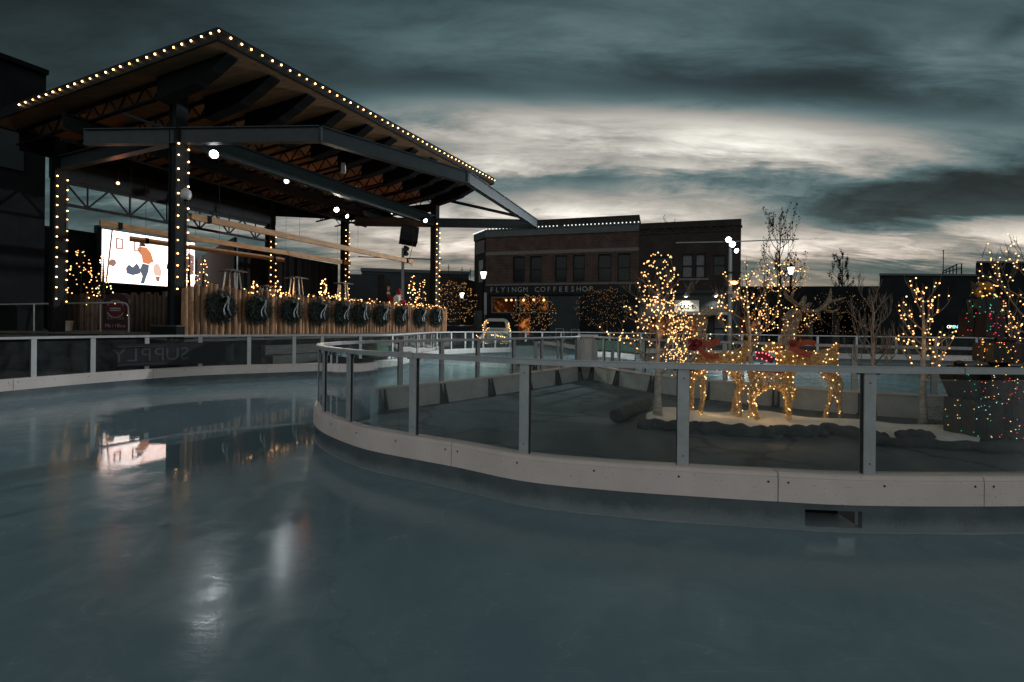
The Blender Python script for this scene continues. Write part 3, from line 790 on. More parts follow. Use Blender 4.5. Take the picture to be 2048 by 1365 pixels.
# log fence
lf=thing('log_fence','stockade of upright peeled logs along the front of the stage','fence',FN(4,0,DK))
t=-1.02; k=0
while t<11.15:
    r=rnd.uniform(.062,.105); x=FN(t+r,rnd.uniform(-.02,.02)); h=(1.24 if t>1.6 else 1.30)+rnd.uniform(-.10,.09)-.012*max(0,t)
    mb=MB(); n=9; ang=rnd.uniform(0,6); 
    pts=[(x.x+rnd.uniform(-.008,.008),x.y,DK+.0),(x.x,x.y,DK+h*.5),(x.x+rnd.uniform(-.012,.012),x.y,DK+h)]
    mb.tube(pts,[r*1.04,r,r*.94],n,0,False)
    tilt=rnd.uniform(-.03,.03)
    mb.lathe([(r*.94,h-.002),(r*.9,h+.003)],(pts[2][0],pts[2][1],DK),n,1)
    me=mesh_of(mb,[M['log'],M['log_end']],'log',ROOT[lf],True); o=bpy.data.objects.new('log',me); COL.objects.link(o); o.parent=lf
    t+=2*r*.97; k+=1
# second, darker stockade set back at the left
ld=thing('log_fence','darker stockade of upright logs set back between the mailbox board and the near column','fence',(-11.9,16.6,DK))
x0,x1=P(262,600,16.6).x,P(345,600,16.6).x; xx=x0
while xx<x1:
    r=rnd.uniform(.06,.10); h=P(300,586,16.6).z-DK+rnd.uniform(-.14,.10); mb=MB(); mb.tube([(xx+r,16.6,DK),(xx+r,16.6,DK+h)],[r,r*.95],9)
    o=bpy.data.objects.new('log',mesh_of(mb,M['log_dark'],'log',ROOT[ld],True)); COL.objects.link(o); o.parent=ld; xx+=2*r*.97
# wreaths
def needles_ring(mb,c,Rm,r,ax,n,rr):
    for i in range(n):
        a=rr.uniform(0,2*math.pi); b=rr.uniform(0,2*math.pi); rad=r*math.sqrt(rr.random())
        p=Vector(((Rm+rad*math.cos(b))*math.cos(a),(Rm+rad*math.cos(b))*math.sin(a),rad*math.sin(b)*.8))
        d=Vector((math.cos(a)*math.cos(b)-.8*math.sin(a),math.sin(a)*math.cos(b)+.8*math.cos(a),math.sin(b))).normalized()
        d=(d+Vector((rr.uniform(-.6,.6),rr.uniform(-.6,.6),rr.uniform(-.4,.4)))).normalized()
        L=rr.uniform(.06,.15); s=d.cross(Vector((rr.uniform(-1,1),rr.uniform(-1,1),1))).normalized()*.008
        vs=[p-s,p+s,p+d*L]
        mb.add([c+ax@v for v in vs],[(0,1,2)])
axw=Matrix((FD,up,-A2)).transposed()
wr=None
wlab=['wide wreath with its bow at the upper right, nearest to the lit front column','wreath with a white bow hanging straight down, second from the front column','wreath below the tall heater with legs, third along the log fence','wreath below the small lit cone tree, fourth along the log fence','wreath beside the heater at the rear lit column, fifth along the log fence','wreath just right of the rear lit column, sixth along the log fence','wreath left of the waving figure, seventh along the log fence','wreath right below the waving figure, eighth along the log fence','wreath below the two lit trees, second last on the log fence','wreath at the far right end of the log fence, beside the end column']
wu=[441,517,582,637,684,722,763,801,840,872]
for i,u in enumerate(wu):
    a,b=ray(u,615)
    # intersect with fence line, n=.13
    o0=FN(0,.13); tt=(a*o0.y-o0.x)/(FD.x-a*FD.y); c=o0+FD*tt
    if i==0:
        wr=thing('wreath',wlab[0],'wreath',(c.x,c.y,DK+.74),'wreaths on the log fence')
        mb=MB(); rr=random.Random(3); Rm=.255; needles_ring(mb,c+up*(DK+.74),Rm,.19,axw,3000,rr)
        pts=[c+up*(DK+.74)+axw@Vector((Rm*math.cos(q*.2618),Rm*math.sin(q*.2618),0)) for q in range(25)]
        mb.tube(pts,.105,7,0,False); part('ring',mb,M['needle_dark'],wr)
        mb=MB(); cc=c+up*(DK+.74+.30)+axw@Vector((.08,0,.15))
        for s in (-1,1):
            loop=[Vector((0,0,0)),Vector((s*.09,.08,.03)),Vector((s*.17,.06,.02)),Vector((s*.14,-.03,.04)),Vector((0,0,0))]
            for q in range(4):
                p0,p1=loop[q],loop[q+1]; w=Vector((0,.015,.04)); mb.quad(*[cc+axw@v for v in (p0-w,p1-w,p1+w,p0+w)])
        mb.ball(cc,.035,6)
        part('bow',mb,M['bow'],wr)
        mb=MB()
        for s in (-1,1):
            pr=None
            for q in range(7):
                f=q/6; p=Vector((s*.03*f*3+.02*math.sin(f*7),-.5*f,.03*math.cos(f*5)+.02)); w=Vector((.022,0,.012*math.sin(f*9+s)))
                if pr: mb.quad(*[cc+axw@v for v in (pr[0],pr[1],p+w,p-w)])
                pr=(p-w,p+w)
        part('bow_tail',mb,M['bow'],wr)
        proto=wr
    else:
        o=copy_tree(proto,(c.x,c.y,DK+.72-.006*i)); o['label']=wlab[i]; sc=rnd.uniform(.93,1.05); o.scale=(sc,sc,sc); o.rotation_mode='QUATERNION'; o.rotation_quaternion=Matrix.Rotation(rnd.uniform(-.28,.22),3,-A2).to_quaternion()
# garland on the fence top
g=thing('garland','evergreen garland with warm lights lying along the top of the log fence','garland',FN(5,.05,DK+1.2),None)
mb=MB(); rr=random.Random(11); gp=[]; GB=[]
for i in range(90):
    t=.6+i*.118; gp.append(FN(t,.06,DK+1.235-.011*t+.035*math.sin(i*.7)+.02*math.sin(i*1.9)))
for i in range(2200):
    f=rr.random()*(len(gp)-1); k=int(f); p=gp[k].lerp(gp[k+1],f-k)+Vector((rr.gauss(0,.03),rr.gauss(0,.03),rr.gauss(0,.035)))
    d=Vector((rr.uniform(-1,1),rr.uniform(-1,1),rr.uniform(-1,1))).normalized(); s=d.cross(up)
    if s.length<.01: continue
    s=s.normalized()*.008; mb.add([p-s,p+s,p+d*.09],[(0,1,2)])
part('foliage',mb,M['needle'],g)
BMs=bulb_mesh('bulb',.020,M['bulb_tree'],6)
for i in range(96):
    f=rr.random()*(len(gp)-1); k=int(f); GB.append(gp[k].lerp(gp[k+1],f-k)+Vector((.03+rr.gauss(0,.03),-.06+rr.gauss(0,.02),rr.gauss(0,.05))))
bulbs(g,GB,BMs,.018,M['bulb_tree'])
# patio heaters
hl=['tall pyramid heater behind the first wreath','tall pyramid heater behind the third wreath','pyramid heater standing at the rear lit column behind the fence','small distant pyramid heater behind the second cone tree']
hs=[(465,543,14.6),(593,557,17.7),(686,568,19.7),(531,573,19.4)]
proto=None
for i,(u,v,y) in enumerate(hs):
    c=P(u,v,y); zt=c.z
    if proto is None:
        hgt=zt-DK; h0=thing('patio_heater',hl[0],'heater',(c.x,c.y,DK),'patio heaters on the stage')
        mb=MB(); mb.lathe([(.40,hgt-.02),(.38,hgt+.01),(.06,hgt+.06)],(c.x,c.y,DK),4,0,Matrix.Rotation(R(20),3,'Z')); part('reflector',mb,M['stainless'],h0)
        for sx in (-1,1):
            for sy in (-1,1):
                mb=MB(); mb.bar((c.x+sx*.23,c.y+sy*.2,DK+.75),(c.x+sx*.13,c.y+sy*.12,DK+hgt-.03),.03,.03); part('leg',mb,M['stainless'],h0)
        mb=MB(); mb.tube([(c.x,c.y,DK+.75),(c.x,c.y,DK+hgt-.05)],.055,10); part('glass_tube',mb,M['heater_glass'],h0)
        mb=MB(); mb.prism([(c.x-.26,c.y-.23,DK+.02),(c.x+.26,c.y-.23,DK+.02),(c.x+.26,c.y+.23,DK+.02),(c.x-.26,c.y+.23,DK+.02)],(0,0,.73)); part('base',mb,M['black'],h0)
        proto=h0
    else:
        o=copy_tree(proto,(c.x,c.y,DK)); o['label']=hl[i]; o.scale=(1,1,(zt-DK)/hgt)
# hanging timber beams
def hbeam(label,p0,q0,p1,q1,z,h=.17,w=.10):
    a,b=Q(p0,q0,z),Q(p1,q1,z); r0=thing('hanging_beam',label,'beam',(a+b)/2,'timber beams hung under the roof')
    mb=MB(); L=(b-a).length; n=3; d=(b-a)/L
    for k in range(n): mb.bar(a+d*(L*k/n+.004),a+d*(L*(k+1)/n-.004),w,h)
    part('timber',mb,M['wood_beam'],r0)
    mb=MB(); mb.bar(b-d*.55,b-d*.45,w+.03,h+.03); mb.bar(a+d*.45,a+d*.55,w+.03,h+.03); part('strap',mb,M['black'],r0)
    for f in (.08,.36,.64,.92):
        e=a.lerp(b,f); mb=MB(); top=roofz(e)-.5
        mb.tube([e+up*h/2,Vector((e.x,e.y,top))],.006,4); part('wire',mb,M['cable'],r0)
    return r0
hbeam('longest timber beam hung along the front columns, ending near the square speaker',.3,-.05,10.5,.25,4.3)
hbeam('timber beam hung in the middle of the stage, ending at the rear lit column',-.13,3.36,9.8,3.3,4.3)
hbeam('shortest and lowest timber beam hung at the back, ending at the rear middle column',1.5,5.0,7.4,4.8,4.22)
# hanging speaker
c=P(818,472,21.8); sp=thing('loudspeaker','black square loudspeaker hung tilted beside the right end column','speaker',c)
mb=MB(); rot=Matrix.Rotation(R(20),3,'Z')@Matrix.Rotation(R(-14),3,'X')@Matrix.Rotation(R(8),3,'Y'); mb.box(c,(.74,.5,.72),rot); part('cabinet',mb,M['black'],sp)
mb=MB(); mb.box(c+rot@Vector((0,-.255,0)),(.68,.012,.66),rot); part('grille',mb,M['curtain'],sp)
mb=MB()
for s in (-.3,.3): mb.tube([c+rot@Vector((s,0,.36)),Vector((c.x+s*.6,c.y+.2,6.2))],.012,5)
mb.tube([c+Vector((.25,-.2,.3)),c+Vector((.2,-.3,-.6)),c+Vector((.05,-.3,-1.2)),c+Vector((.2,-.2,-1.35))],.012,5)
part('hanger',mb,M['cable'],sp)
# flood lights
def flood(label,u,v,y,aim,r,mat,energy,color,boxy=False,cone=75,up_to=6.15):
    c=P(u,v,y); d=(Vector(aim)-c).normalized(); r0=thing('floodlight',label,'floodlight',c,'floodlights under the pavilion roof')
    ax=d.to_track_quat('Z','Y').to_matrix(); mb=MB()
    if boxy: mb.box(c-d*.16,(r*2.6,r*2.2,.30),ax)
    else: mb.lathe([(r*.45,-.28),(r*.8,-.2),(r*1.12,-.03),(r*1.12,.0)],c,14,0,ax)
    part('housing',mb,M['steel'],r0)
    mb=MB(); mb.lathe([(r,.004),(r*.9,.016)],c,16,0,ax); part('lens',mb,mat,r0)
    mb=MB(); mb.bar(c-d*.12,Vector((c.x-d.x*.2,c.y-d.y*.2,up_to)),.04,.03); part('bracket',mb,M['steel'],r0)
    if energy:
        l=bpy.data.lights.new('flood_spot','SPOT'); l.energy=energy; l.color=color; l.spot_size=R(cone); l.spot_blend=.6; l.shadow_soft_size=.06
        o=bpy.data.objects.new('flood_spot',l); COL.objects.link(o); o.location=c+d*.05; o.rotation_euler=(-d).to_track_quat('Z','Y').to_euler()
    return r0
flood('round white floodlight glaring below the ring beam, right of the near column',428,309,13.4,(-2,4,0),.108,M['flood'],45,(.9,.96,1),False,70)
flood('boxy floodlight with a small bright lens under the middle of the front beam',573,363,16.6,(-3,8,0),.07,M['flood'],40,(.9,.96,1),True,60)
flood('brightest warm floodlight near the dome camera, left of the rear lit column',673,420,19.6,(0,10,0),.095,M['flood_warm'],260,(1,.92,.74),False,80)
flood('small tilted floodlight just above the rear lit column',694,433,20.2,(2,17,0),.08,M['flood_warm'],900,(1,.88,.62),False,44)
flood('boxy pink tinted floodlight above the hanging square speaker',785,425,21.2,(1,16,0),.08,M['flood'],200,(1,.9,.88),True,70)
flood('small oval floodlight beside the right end column',851,442,22.6,(1,16,0),.09,M['flood_warm'],900,(1,.88,.60),False,44)
def bare(label,u,v,y):
    c=P(u,v,y); r0=thing('bare_bulb',label,'light bulb',c,'bare bulbs under the roof')
    mb=MB(); mb.ball(c,.045,10); part('bulb',mb,M['bulb'],r0)
    mb=MB(); mb.tube([c+up*.04,c+up*.14],.025,6); mb.tube([c+up*.1,Vector((c.x,c.y,roofz(c)-.5))],.008,4); part('socket',mb,M['cable'],r0)
    l=bpy.data.lights.new('bulb_glow','POINT'); l.energy=5; l.color=(1,.30,.13); l.shadow_soft_size=.05
    o=bpy.data.objects.new('bulb_glow',l); COL.objects.link(o); o.location=c-up*.09
bare('lone bare bulb between the two left columns',236,367,15.6)
bare('bare bulb right of the boxy floodlight under the front beam',611,370,18.6)
bare('bare bulb between the dome camera and the rear beam',739,410,21.5)
bare('amber bulb above the hanging square speaker',819,428,22.4)
# LED wall warms the roof with its pink light (see screen)
def dome(label,u,v,y,drop):
    c=P(u,v,y); r0=thing('dome_camera',label,'camera',c,'security cameras'); mb=MB()
    mb.lathe([(.03,.5),(.03,.18),(.10,.12),(.12,.0),(.12,-.05)],c,14); part('housing',mb,M['tinwhite'],r0)
    mb=MB(); mb.ball(c-up*.06,.095,10); part('dome',mb,M['black'],r0); return r0
dome('white dome security camera hung on a stem below the front beam',712,398,19.6,.4)
c=P(372,390,12.6); r0=thing('dome_camera','white dome security camera bracketed to the near lit column','camera',c,'security cameras')
mb=MB(); mb.lathe([(.05,.14),(.11,.10),(.125,0),(.11,-.08),(.05,-.13)],c,14); part('housing',mb,M['tinwhite'],r0)
mb=MB(); mb.bar(c+up*.12,Vector((c.x-.22,c.y+.3,c.z+.14)),.09,.09); part('bracket',mb,M['tinwhite'],r0)
mb=MB(); mb.ball(c-up*.12,.06,8); part('dome',mb,M['black'],r0)
# backdrop, curtain, screen
SA=Vector((-20.55,25.0,0)); SB=SA+A1*4.65
bd=MB(); a=SA-A1*6-(-A2)*.6; b=SB+A1*.3-(-A2)*.6
bd.bar(a+up*2.9,b+up*2.9,.12,5.8); bd.bar(a+up*5.86,b+up*5.86,.25,.12)
solo('backdrop_wall',bd,M['darkwall'],'dark wall standing behind the bright screen at the rear of the stage','wall',loc=(a+b)/2)
mb=MB(); a=Q(6.4,6.4); b=Q(12.2,6.4); n=60; prev=None
for i in range(n+1):
    p=a.lerp(b,i/n)+A2*(.07*math.sin(i*1.1)+.03*math.sin(i*2.7)); zt=4.75-.15*i/n
    if prev: mb.quad(prev[0],p+up*DK,p+up*zt,prev[1])
    prev=(p+up*DK,p+up*zt)
sc_=thing('stage_curtain','black pleated curtain closing the rear of the stage','curtain',(a+b)/2)
part('cloth',mb,M['curtain'],sc_); mb=MB(); mb.tube([a+up*4.72,b+up*4.62],.03,6); part('rail',mb,M['steel'],sc_)
mb=MB(); a2_=SB+A1*.25+A2*.2; b2_=Q(6.5,6.7); mb.bar(a2_+up*3,b2_+up*3,.1,4.4); solo('rear_panel',mb,M['curtain'],'black panel closing the gap between the bright screen and the curtain','panel',loc=(a2_+b2_)/2)
scr=thing('video_screen','glowing video wall showing people on a snowy street','screen',SA.lerp(SB,.5)+up*DK)
z0=3.46; z1=6.10; nf=-A2
mb=MB(); mb.box(SA.lerp(SB,.5)+A2*.16+up*(z0+z1)/2,((SB-SA).length+.12,.3,z1-z0+.12),RPav); mb.bar(SA-A1*.22+A2*.1+up*4.8,SA-A1*.06+A2*.1+up*4.8,.3,2.9)
part('cabinet',mb,M['steel'],scr)
m,nt,out=newmat('screen_picture'); X.nt=nt; e=nt.nodes.new('ShaderNodeEmission'); v=texco(nt); n_=noise(nt,v,1.5,4,.6,.8)
nt.links.new(ramp(nt,n_,[(.30,(.75,.42,.36)),(.44,(1,.70,.62)),(.58,(1,.86,.80)),(.72,(1,.97,.94))]),e.inputs[0]); e.inputs[1].default_value=3.2; nt.links.new(e.outputs[0],out.inputs[0]); M['screen']=m
mb=MB(); a=SA+nf*.012; b=SB+nf*.012; mb.quad(a+up*z0,b+up*z0,b+up*z1,a+up*z1); part('picture',mb,M['screen'],scr)
def SP(fx,fz,o=.02): return SA.lerp(SB,fx)+nf*o+up*(z0+(z1-z0)*fz)
def flat(name,poly,mat,o=.02,m=0):
    mb=MB(); mb.prism([SP(x,z,o) for x,z in poly],nf*.004); part(name,mb,mat,scr)
jk=emit('screen_orange',(1,.36,.16),.75); dk=emit('screen_dark',(.10,.07,.075),.5); bl=emit('screen_blue',(.25,.3,.4),.5); pl=emit('screen_beige',(1,.7,.55),.9); gy=emit('screen_grey',(.6,.35,.3),.6)
flat('picture_coat',[(.34,.72),(.37,.76),(.44,.76),(.49,.66),(.52,.48),(.49,.46),(.47,.42),(.40,.44),(.39,.58),(.35,.66)],jk)
flat('picture_hair',[(.36,.77),(.37,.83),(.40,.85),(.43,.81),(.43,.77)],dk)
flat('picture_trousers',[(.40,.43),(.47,.41),(.465,.28),(.44,.15),(.42,.02),(.38,.02),(.40,.17),(.37,.29)],bl)
flat('picture_child',[(.52,.40),(.545,.46),(.58,.44),(.61,.30),(.60,.20),(.53,.20),(.515,.32)],pl)
flat('picture_child_legs',[(.54,.19),(.59,.19),(.585,.09),(.55,.09)],gy)
flat('picture_figure',[(.67,.48),(.70,.60),(.725,.67),(.75,.58),(.78,.50),(.77,.38),(.75,.32),(.76,.05),(.70,.05),(.69,.32),(.66,.38)],dk)
flat('picture_edge_figure',[(.84,.40),(.87,.62),(.92,.74),(.99,.72),(.99,.30),(.90,.30)],gy)
flat('picture_crowd',[(.23,.30),(.26,.38),(.30,.33),(.34,.42),(.37,.35),(.38,.22),(.30,.17),(.24,.2)],bl)
flat('picture_cart',[(.06,.34),(.08,.44),(.12,.45),(.14,.38),(.11,.30)],gy)
for x in (.13,.31): 
    for (x0,x1,w0,w1) in ((x,x+.015,.66,.86),(x+.055,x+.07,.66,.86),(x,x+.07,.84,.87),(x,x+.07,.655,.68)): flat('picture_window',[(x0,w0),(x1,w0),(x1,w1),(x0,w1)],gy,.02)
flat('picture_pole',[(.035,.0),(.05,.0),(.10,1),(.085,1)],dk,.026)
# ------------------------------------------------------------------ background buildings
def lit(name,c,s): return emit(name,c,s,False)
M['shoplit']=None
def shop_mat(name,seed,strength=.55):
    m,nt,out=newmat(name); X.nt=nt; e=nt.nodes.new('ShaderNodeEmission'); v=texco(nt)
    vo=nt.nodes.new('ShaderNodeTexVoronoi'); vo.inputs['Scale'].default_value=1.7; mp=nt.nodes.new('ShaderNodeMapping'); mp.inputs['Location'].default_value=(seed,seed*2,0); nt.links.new(v,mp.inputs[0]); nt.links.new(mp.outputs[0],vo.inputs['Vector'])
    n=noise(nt,mp.outputs[0],1.2,4,.6,.5)
    c=ramp(nt,n,[(.40,(.012,.008,.006)),(.55,(.10,.028,.008)),(.66,(.75,.22,.05)),(.8,(1,.5,.18))])
    nt.links.new(c,e.inputs[0]); e.inputs[1].default_value=strength; nt.links.new(e.outputs[0],out.inputs[0]); m.cycles.emission_sampling='NONE'; return m
M['shop1']=shop_mat('shop_interior',3.1,.32); M['shop2']=shop_mat('shop_interior_warm',8.3,.6)
class Facade:
    def __init__(s,a,b):
        s.a=Vector((a[0],a[1],0)); s.b=Vector((b[0],b[1],0)); s.d=(s.b-s.a).normalized(); s.n=Vector((s.d.y,-s.d.x,0))  # n towards viewer
        if s.n.y>0: s.n=-s.n
        s.L=(s.b-s.a).length; s.rot=Matrix((s.d,-s.n,up)).transposed()
    def su(s,u,v=600):
        a,_=ray(u,v); return (a*s.a.y-s.a.x)/(s.d.x-a*s.d.y)
    def pt(s,t,z,o=0): q=s.a+s.d*t+s.n*o; q.z=z; return q
    def box(s,mb,t0,t1,z0,z1,o0,o1,m=0):
        c=s.pt((t0+t1)/2,(z0+z1)/2,(o0+o1)/2); mb.box(c,(abs(t1-t0),abs(o1-o0),abs(z1-z0)),s.rot,m)
    def zv(s,u,v):
        t=s.su(u,v); p=s.pt(t,0); a,b=ray(u,v); return H+b*p.y
def wall_with_holes(F,mb,t0,t1,z0,z1,holes,th,o=0):
    ts=sorted({t0,t1}|{h[0] for h in holes}|{h[1] for h in holes}); zs=sorted({z0,z1}|{h[2] for h in holes}|{h[3] for h in holes})
    for a,b in zip(ts,ts[1:]):
        runs=[]
        for c,d in zip(zs,zs[1:]):
            if any(h[0]<=a and b<=h[1] and h[2]<=c and d<=h[3] for h in holes): continue
            if runs and abs(runs[-1][1]-c)<1e-6: runs[-1][1]=d
            else: runs.append([c,d])
        for c,d in runs: F.box(mb,a,b,c,d,o-th,o)
# brick corner block with coffee shop
F=Facade((-2.4,45),(10.4,41.2))
bk=thing('brick_building','two storey red brick corner block with white lights along its cornice and a cafe below','building',F.pt(6,0))
wins=[(1025,1049),(1059,1083),(1109,1133),(1145,1169),(1195,1222),(1234,1260)]
holes=[(F.su(a),F.su(b),5.25,7.55) for a,b in wins]
gf=[(983,1034),(1039,1097)]; gh=[(F.su(a),F.su(b),2.55,4.0) for a,b in gf]
mb=MB(); wall_with_holes(F,mb,0,F.L,4.98,9.35,holes,.3); part('wall',mb,M['brick_m'],bk)
mb=MB(); wall_with_holes(F,mb,0,F.L,0,4.18,gh,.3); part('shop_front',mb,M['darkwall'],bk)
mb=MB(); F.box(mb,.02,F.L-.02,4.18,4.98,-.3,.08); part('sign_band',mb,M['metal_dk'] if 'metal_dk' in M else M['steel'],bk)
mb=MB(); F.box(mb,-.02,F.L,7.72,8.02,-.05,.05); F.box(mb,.02,F.L,5.0,5.16,-.05,.07); part('stone_band',mb,M['stone'],bk)
mb=MB(); F.box(mb,-.05,F.L,9.35,9.92,-.3,.12); F.box(mb,-.1,F.L,9.92,10.0,-.3,.2); part('cornice',mb,M['metal_band'],bk)
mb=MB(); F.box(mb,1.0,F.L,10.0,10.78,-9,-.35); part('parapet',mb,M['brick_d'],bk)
mb=MB(); F.box(mb,.3,F.L,0,9.9,-12,-.32); part('body',mb,M['darkwall'],bk)
for h in holes:
    mb=MB(); F.box(mb,h[0],h[1],h[2],h[3],-.26,-.22); wo=part('window',mb,M['window'],bk)
    mb=MB()
    for a,b,c,d in ((h[0],h[1],h[2],h[2]+.1),(h[0],h[1],h[3]-.1,h[3]),(h[0],h[0]+.08,h[2]+.1,h[3]-.1),(h[1]-.08,h[1],h[2]+.1,h[3]-.1),(h[0]+.08,h[1]-.08,6.35,6.43)): F.box(mb,a,b,c,d,-.21,-.13)
    part('frame',mb,M['steel'],wo)
for i,h in enumerate(gh):
    mb=MB(); F.box(mb,h[0],h[1],h[2],h[3],-.29,-.27); wo=part('shop_window',mb,M['shop1'],bk)
    mb=MB()
    for a,b,c,d in ((h[0],h[1],h[2],h[2]+.09),(h[0],h[1],h[3]-.09,h[3]),(h[0],h[0]+.08,h[2]+.09,h[3]-.09),(h[1]-.08,h[1],h[2]+.09,h[3]-.09)): F.box(mb,a,b,c,d,-.2,.03)
    part('frame',mb,M['stone'],wo)
    mb=MB()
    for q in range(3): mb.ball(F.pt(h[0]+(h[1]-h[0])*(.55+.2*q if i==0 else .12+.35*q),3.72,-.24),.11,8)
    part('pendant_lamp',mb,M['bulb_tree'],wo)
mb=MB(); F.box(mb,F.su(1037),F.su(1060),.3,2.3,.002,.02); part('door',mb,M['shop2'],bk)
mb=MB(); F.box(mb,F.su(1100),F.su(1160),.1,4.0,.003,.05); part('shutter_panel',mb,M['midwall'],bk)
tx=F.pt((F.su(979)+F.su(1186))/2,4.6,.085)
tl,tr=F.su(984),F.su(1182); word='FLYINGM COFFEESHOP'
for i,chh in enumerate(word):
    if chh!=' ': text_part('letter',chh,.62,M['letters'],bk,F.pt(tl+(tr-tl)*i/(len(word)-1),4.6,.085),F.d,up,.02)
# chamfered corner
Fc=Facade((-3.62,47.3),(-2.4,45)); Fc.n=Vector((-abs(Fc.d.y),-abs(Fc.d.x),0)); Fc.rot=Matrix((Fc.d,-Fc.n,up)).transposed()
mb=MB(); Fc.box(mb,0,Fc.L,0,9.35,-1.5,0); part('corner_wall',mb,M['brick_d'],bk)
mb=MB(); Fc.box(mb,0,Fc.L,9.35,10.0,-1.0,.1); part('corner_cornice',mb,M['metal_band'],bk)
mb=MB(); Fc.box(mb,.35,Fc.L-.4,8.05,9.2,.0,.06); part('date_plaque',mb,M['stone'],bk)
mb=MB(); Fc.box(mb,Fc.L*.45,Fc.L*.75,5.4,7.4,.0,.05); part('corner_banner',mb,M['letters'],bk)
mb=MB(); Fc.box(mb,.15,Fc.L-.1,1.0,2.8,.0,.04); part('corner_window',mb,M['shade'],bk)
ls=thing('string_lights','row of cool white bulbs along the cornice of the red brick block','string lights',F.pt(0,10.05,.2))
pts=[F.pt(.05+i*(F.L-.1)/41,10.06,.2) for i in range(42) if i not in (12,21)]+[Fc.pt(Fc.L*k/9,10.06,.1) for k in range(9)]
mb=MB(); mb.tube([F.pt(0,10.03,.2),F.pt(F.L,10.03,.2)],.012,4); part('cable',mb,M['cable'],ls)
BC=bulb_mesh('bulb',.058,M['bulb_cool'],6); bulbs(ls,pts,BC,.07,M['bulb_cool'])
# dark brick neighbour
F2=Facade(tuple(F.pt(F.L+.01,0)[:2]),(17.8,39.0))
b2=thing('brick_building','dark two storey brick shop with goose neck lamps over a white sign','building',F2.pt(4,0))
hw=[(F2.su(1363),F2.su(1386),5.4,7.35),(F2.su(1390),F2.su(1411),5.4,7.35)]; hw2=[(F2.su(1308),F2.su(1340),5.5,7.2),(F2.su(1425),F2.su(1452),5.5,7.2)]
mb=MB(); wall_with_holes(F2,mb,0,F2.L,4.4,9.45,hw+hw2,.3); part('wall',mb,M['brick_dim'],b2)
mb=MB(); F2.box(mb,0,F2.L,9.45,9.95,-.4,.14); F2.box(mb,0,F2.L,9.02,9.1,-.1,.06)
for i in range(14): F2.box(mb,.3+i*.56,.5+i*.56,9.25,9.45,0,.1)
part('cornice',mb,M['metal_band'] if False else M['brick_d'],b2)
mb=MB(); F2.box(mb,.1,F2.L-.1,0,9.4,-11,-.34); part('body',mb,M['darkwall'],b2)
for h in hw+hw2:
    mb=MB(); F2.box(mb,h[0],h[1],h[2],h[3],-.24,-.2); wo=part('window',mb,M['shade'] if h in hw else M['window'],b2)
    mb=MB()
    for a,b,c,d in ((h[0],h[1],h[2],h[2]+.1),(h[0],h[1],h[3]-.1,h[3]),(h[0],h[0]+.1,h[2]+.1,h[3]-.1),(h[1]-.1,h[1],h[2]+.1,h[3]-.1),(h[0]+.1,h[1]-.1,6.33,6.43)): F2.box(mb,a,b,c,d,-.19,-.1)
    part('frame',mb,M['steel'],wo)
mb=MB(); F2.box(mb,hw[0][0]-.2,hw[1][1]+.2,5.22,5.38,-.05,.12); part('sill',mb,M['stone'],b2)
mb=MB(); F2.box(mb,0,F2.L,4.15,4.4,-.3,.2); part('ledge',mb,M['midwall'],b2)
gfh=[(F2.su(1300),F2.su(1345),.5,2.3),(F2.su(1352),F2.su(1392),.5,2.3),(F2.su(1428),F2.su(1452),.0,2.3)]
mb=MB(); wall_with_holes(F2,mb,0,F2.L,0,4.15,gfh,.3); part('shop_front',mb,M['midwall'],b2)
for i,h in enumerate(gfh):
    mb=MB(); F2.box(mb,h[0],h[1],h[2],h[3],-.28,-.25); wo=part('shop_window' if i<2 else 'door',mb,M['shop2'] if i<2 else M['shade'],b2)
    mb=MB(); 
    for a,b,c,d in ((h[0],h[1],1.35,1.43),(h[0]+.0,h[0]+.08,h[2],h[3]),(h[1]-.08,h[1],h[2],h[3])): F2.box(mb,a,b,c,d,-.2,-.05)
    part('frame',mb,M['wood_beam'] if i<2 else M['steel'],wo)
mb=MB(); F2.box(mb,F2.su(1310),F2.su(1458),2.52,2.60,.02,1.1); F2.box(mb,F2.su(1310),F2.su(1458),2.44,2.66,1.1,1.16,1); part('canopy',mb,[M['steel'],M['sign_white']],b2)
sg=thing('shop_sign','white lit board with dark capital letters above the dark brick shop canopy','sign',F2.pt(F2.su(1374),3.15,.05))
mb=MB(); F2.box(mb,F2.su(1349),F2.su(1398),2.72,3.62,.03,.10); part('board',mb,M['sign_white'],sg)
for i,chh in enumerate('BOOMB'): text_part('letter',chh,.52,M['ink'],sg,F2.pt(F2.su(1358+7.6*i),3.08,.105),F2.d,up,.004)
for i,u in enumerate((1314,1371,1430)):
    c=F2.pt(F2.su(u),3.92,.62); r0=thing('wall_lamp',['goose neck lamp behind the crown of the near lit birch','goose neck lamp above the white shop sign','goose neck lamp right of the white shop sign'][i],'lamp',c,'goose neck lamps')
    mb=MB(); mb.lathe([(.05,.30),(.07,.18),(.28,.02),(.30,-.02)],c,14); part('lamp_shade',mb,M['tinwhite'],r0)
    mb=MB(); mb.tube([c+up*.28,c+up*.42,c+up*.45-F2.n*.25,c+up*.30-F2.n*.62],.02,6); part('arm',mb,M['steel'],r0)
    mb=MB(); mb.ball(c-up*.02,.09,8); part('bulb',mb,M['flood_warm'],r0)
    l=bpy.data.lights.new('shade_spot','SPOT'); l.energy=120; l.color=(1,.94,.78); l.spot_size=R(125); l.spot_blend=.7; l.shadow_soft_size=.1
    o=bpy.data.objects.new('shade_spot',l); COL.objects.link(o); o.location=c-up*.13
    o.rotation_euler=Vector((F2.n.x*-.25,F2.n.y*-.25,-1)).to_track_quat('-Z','Y').to_euler()
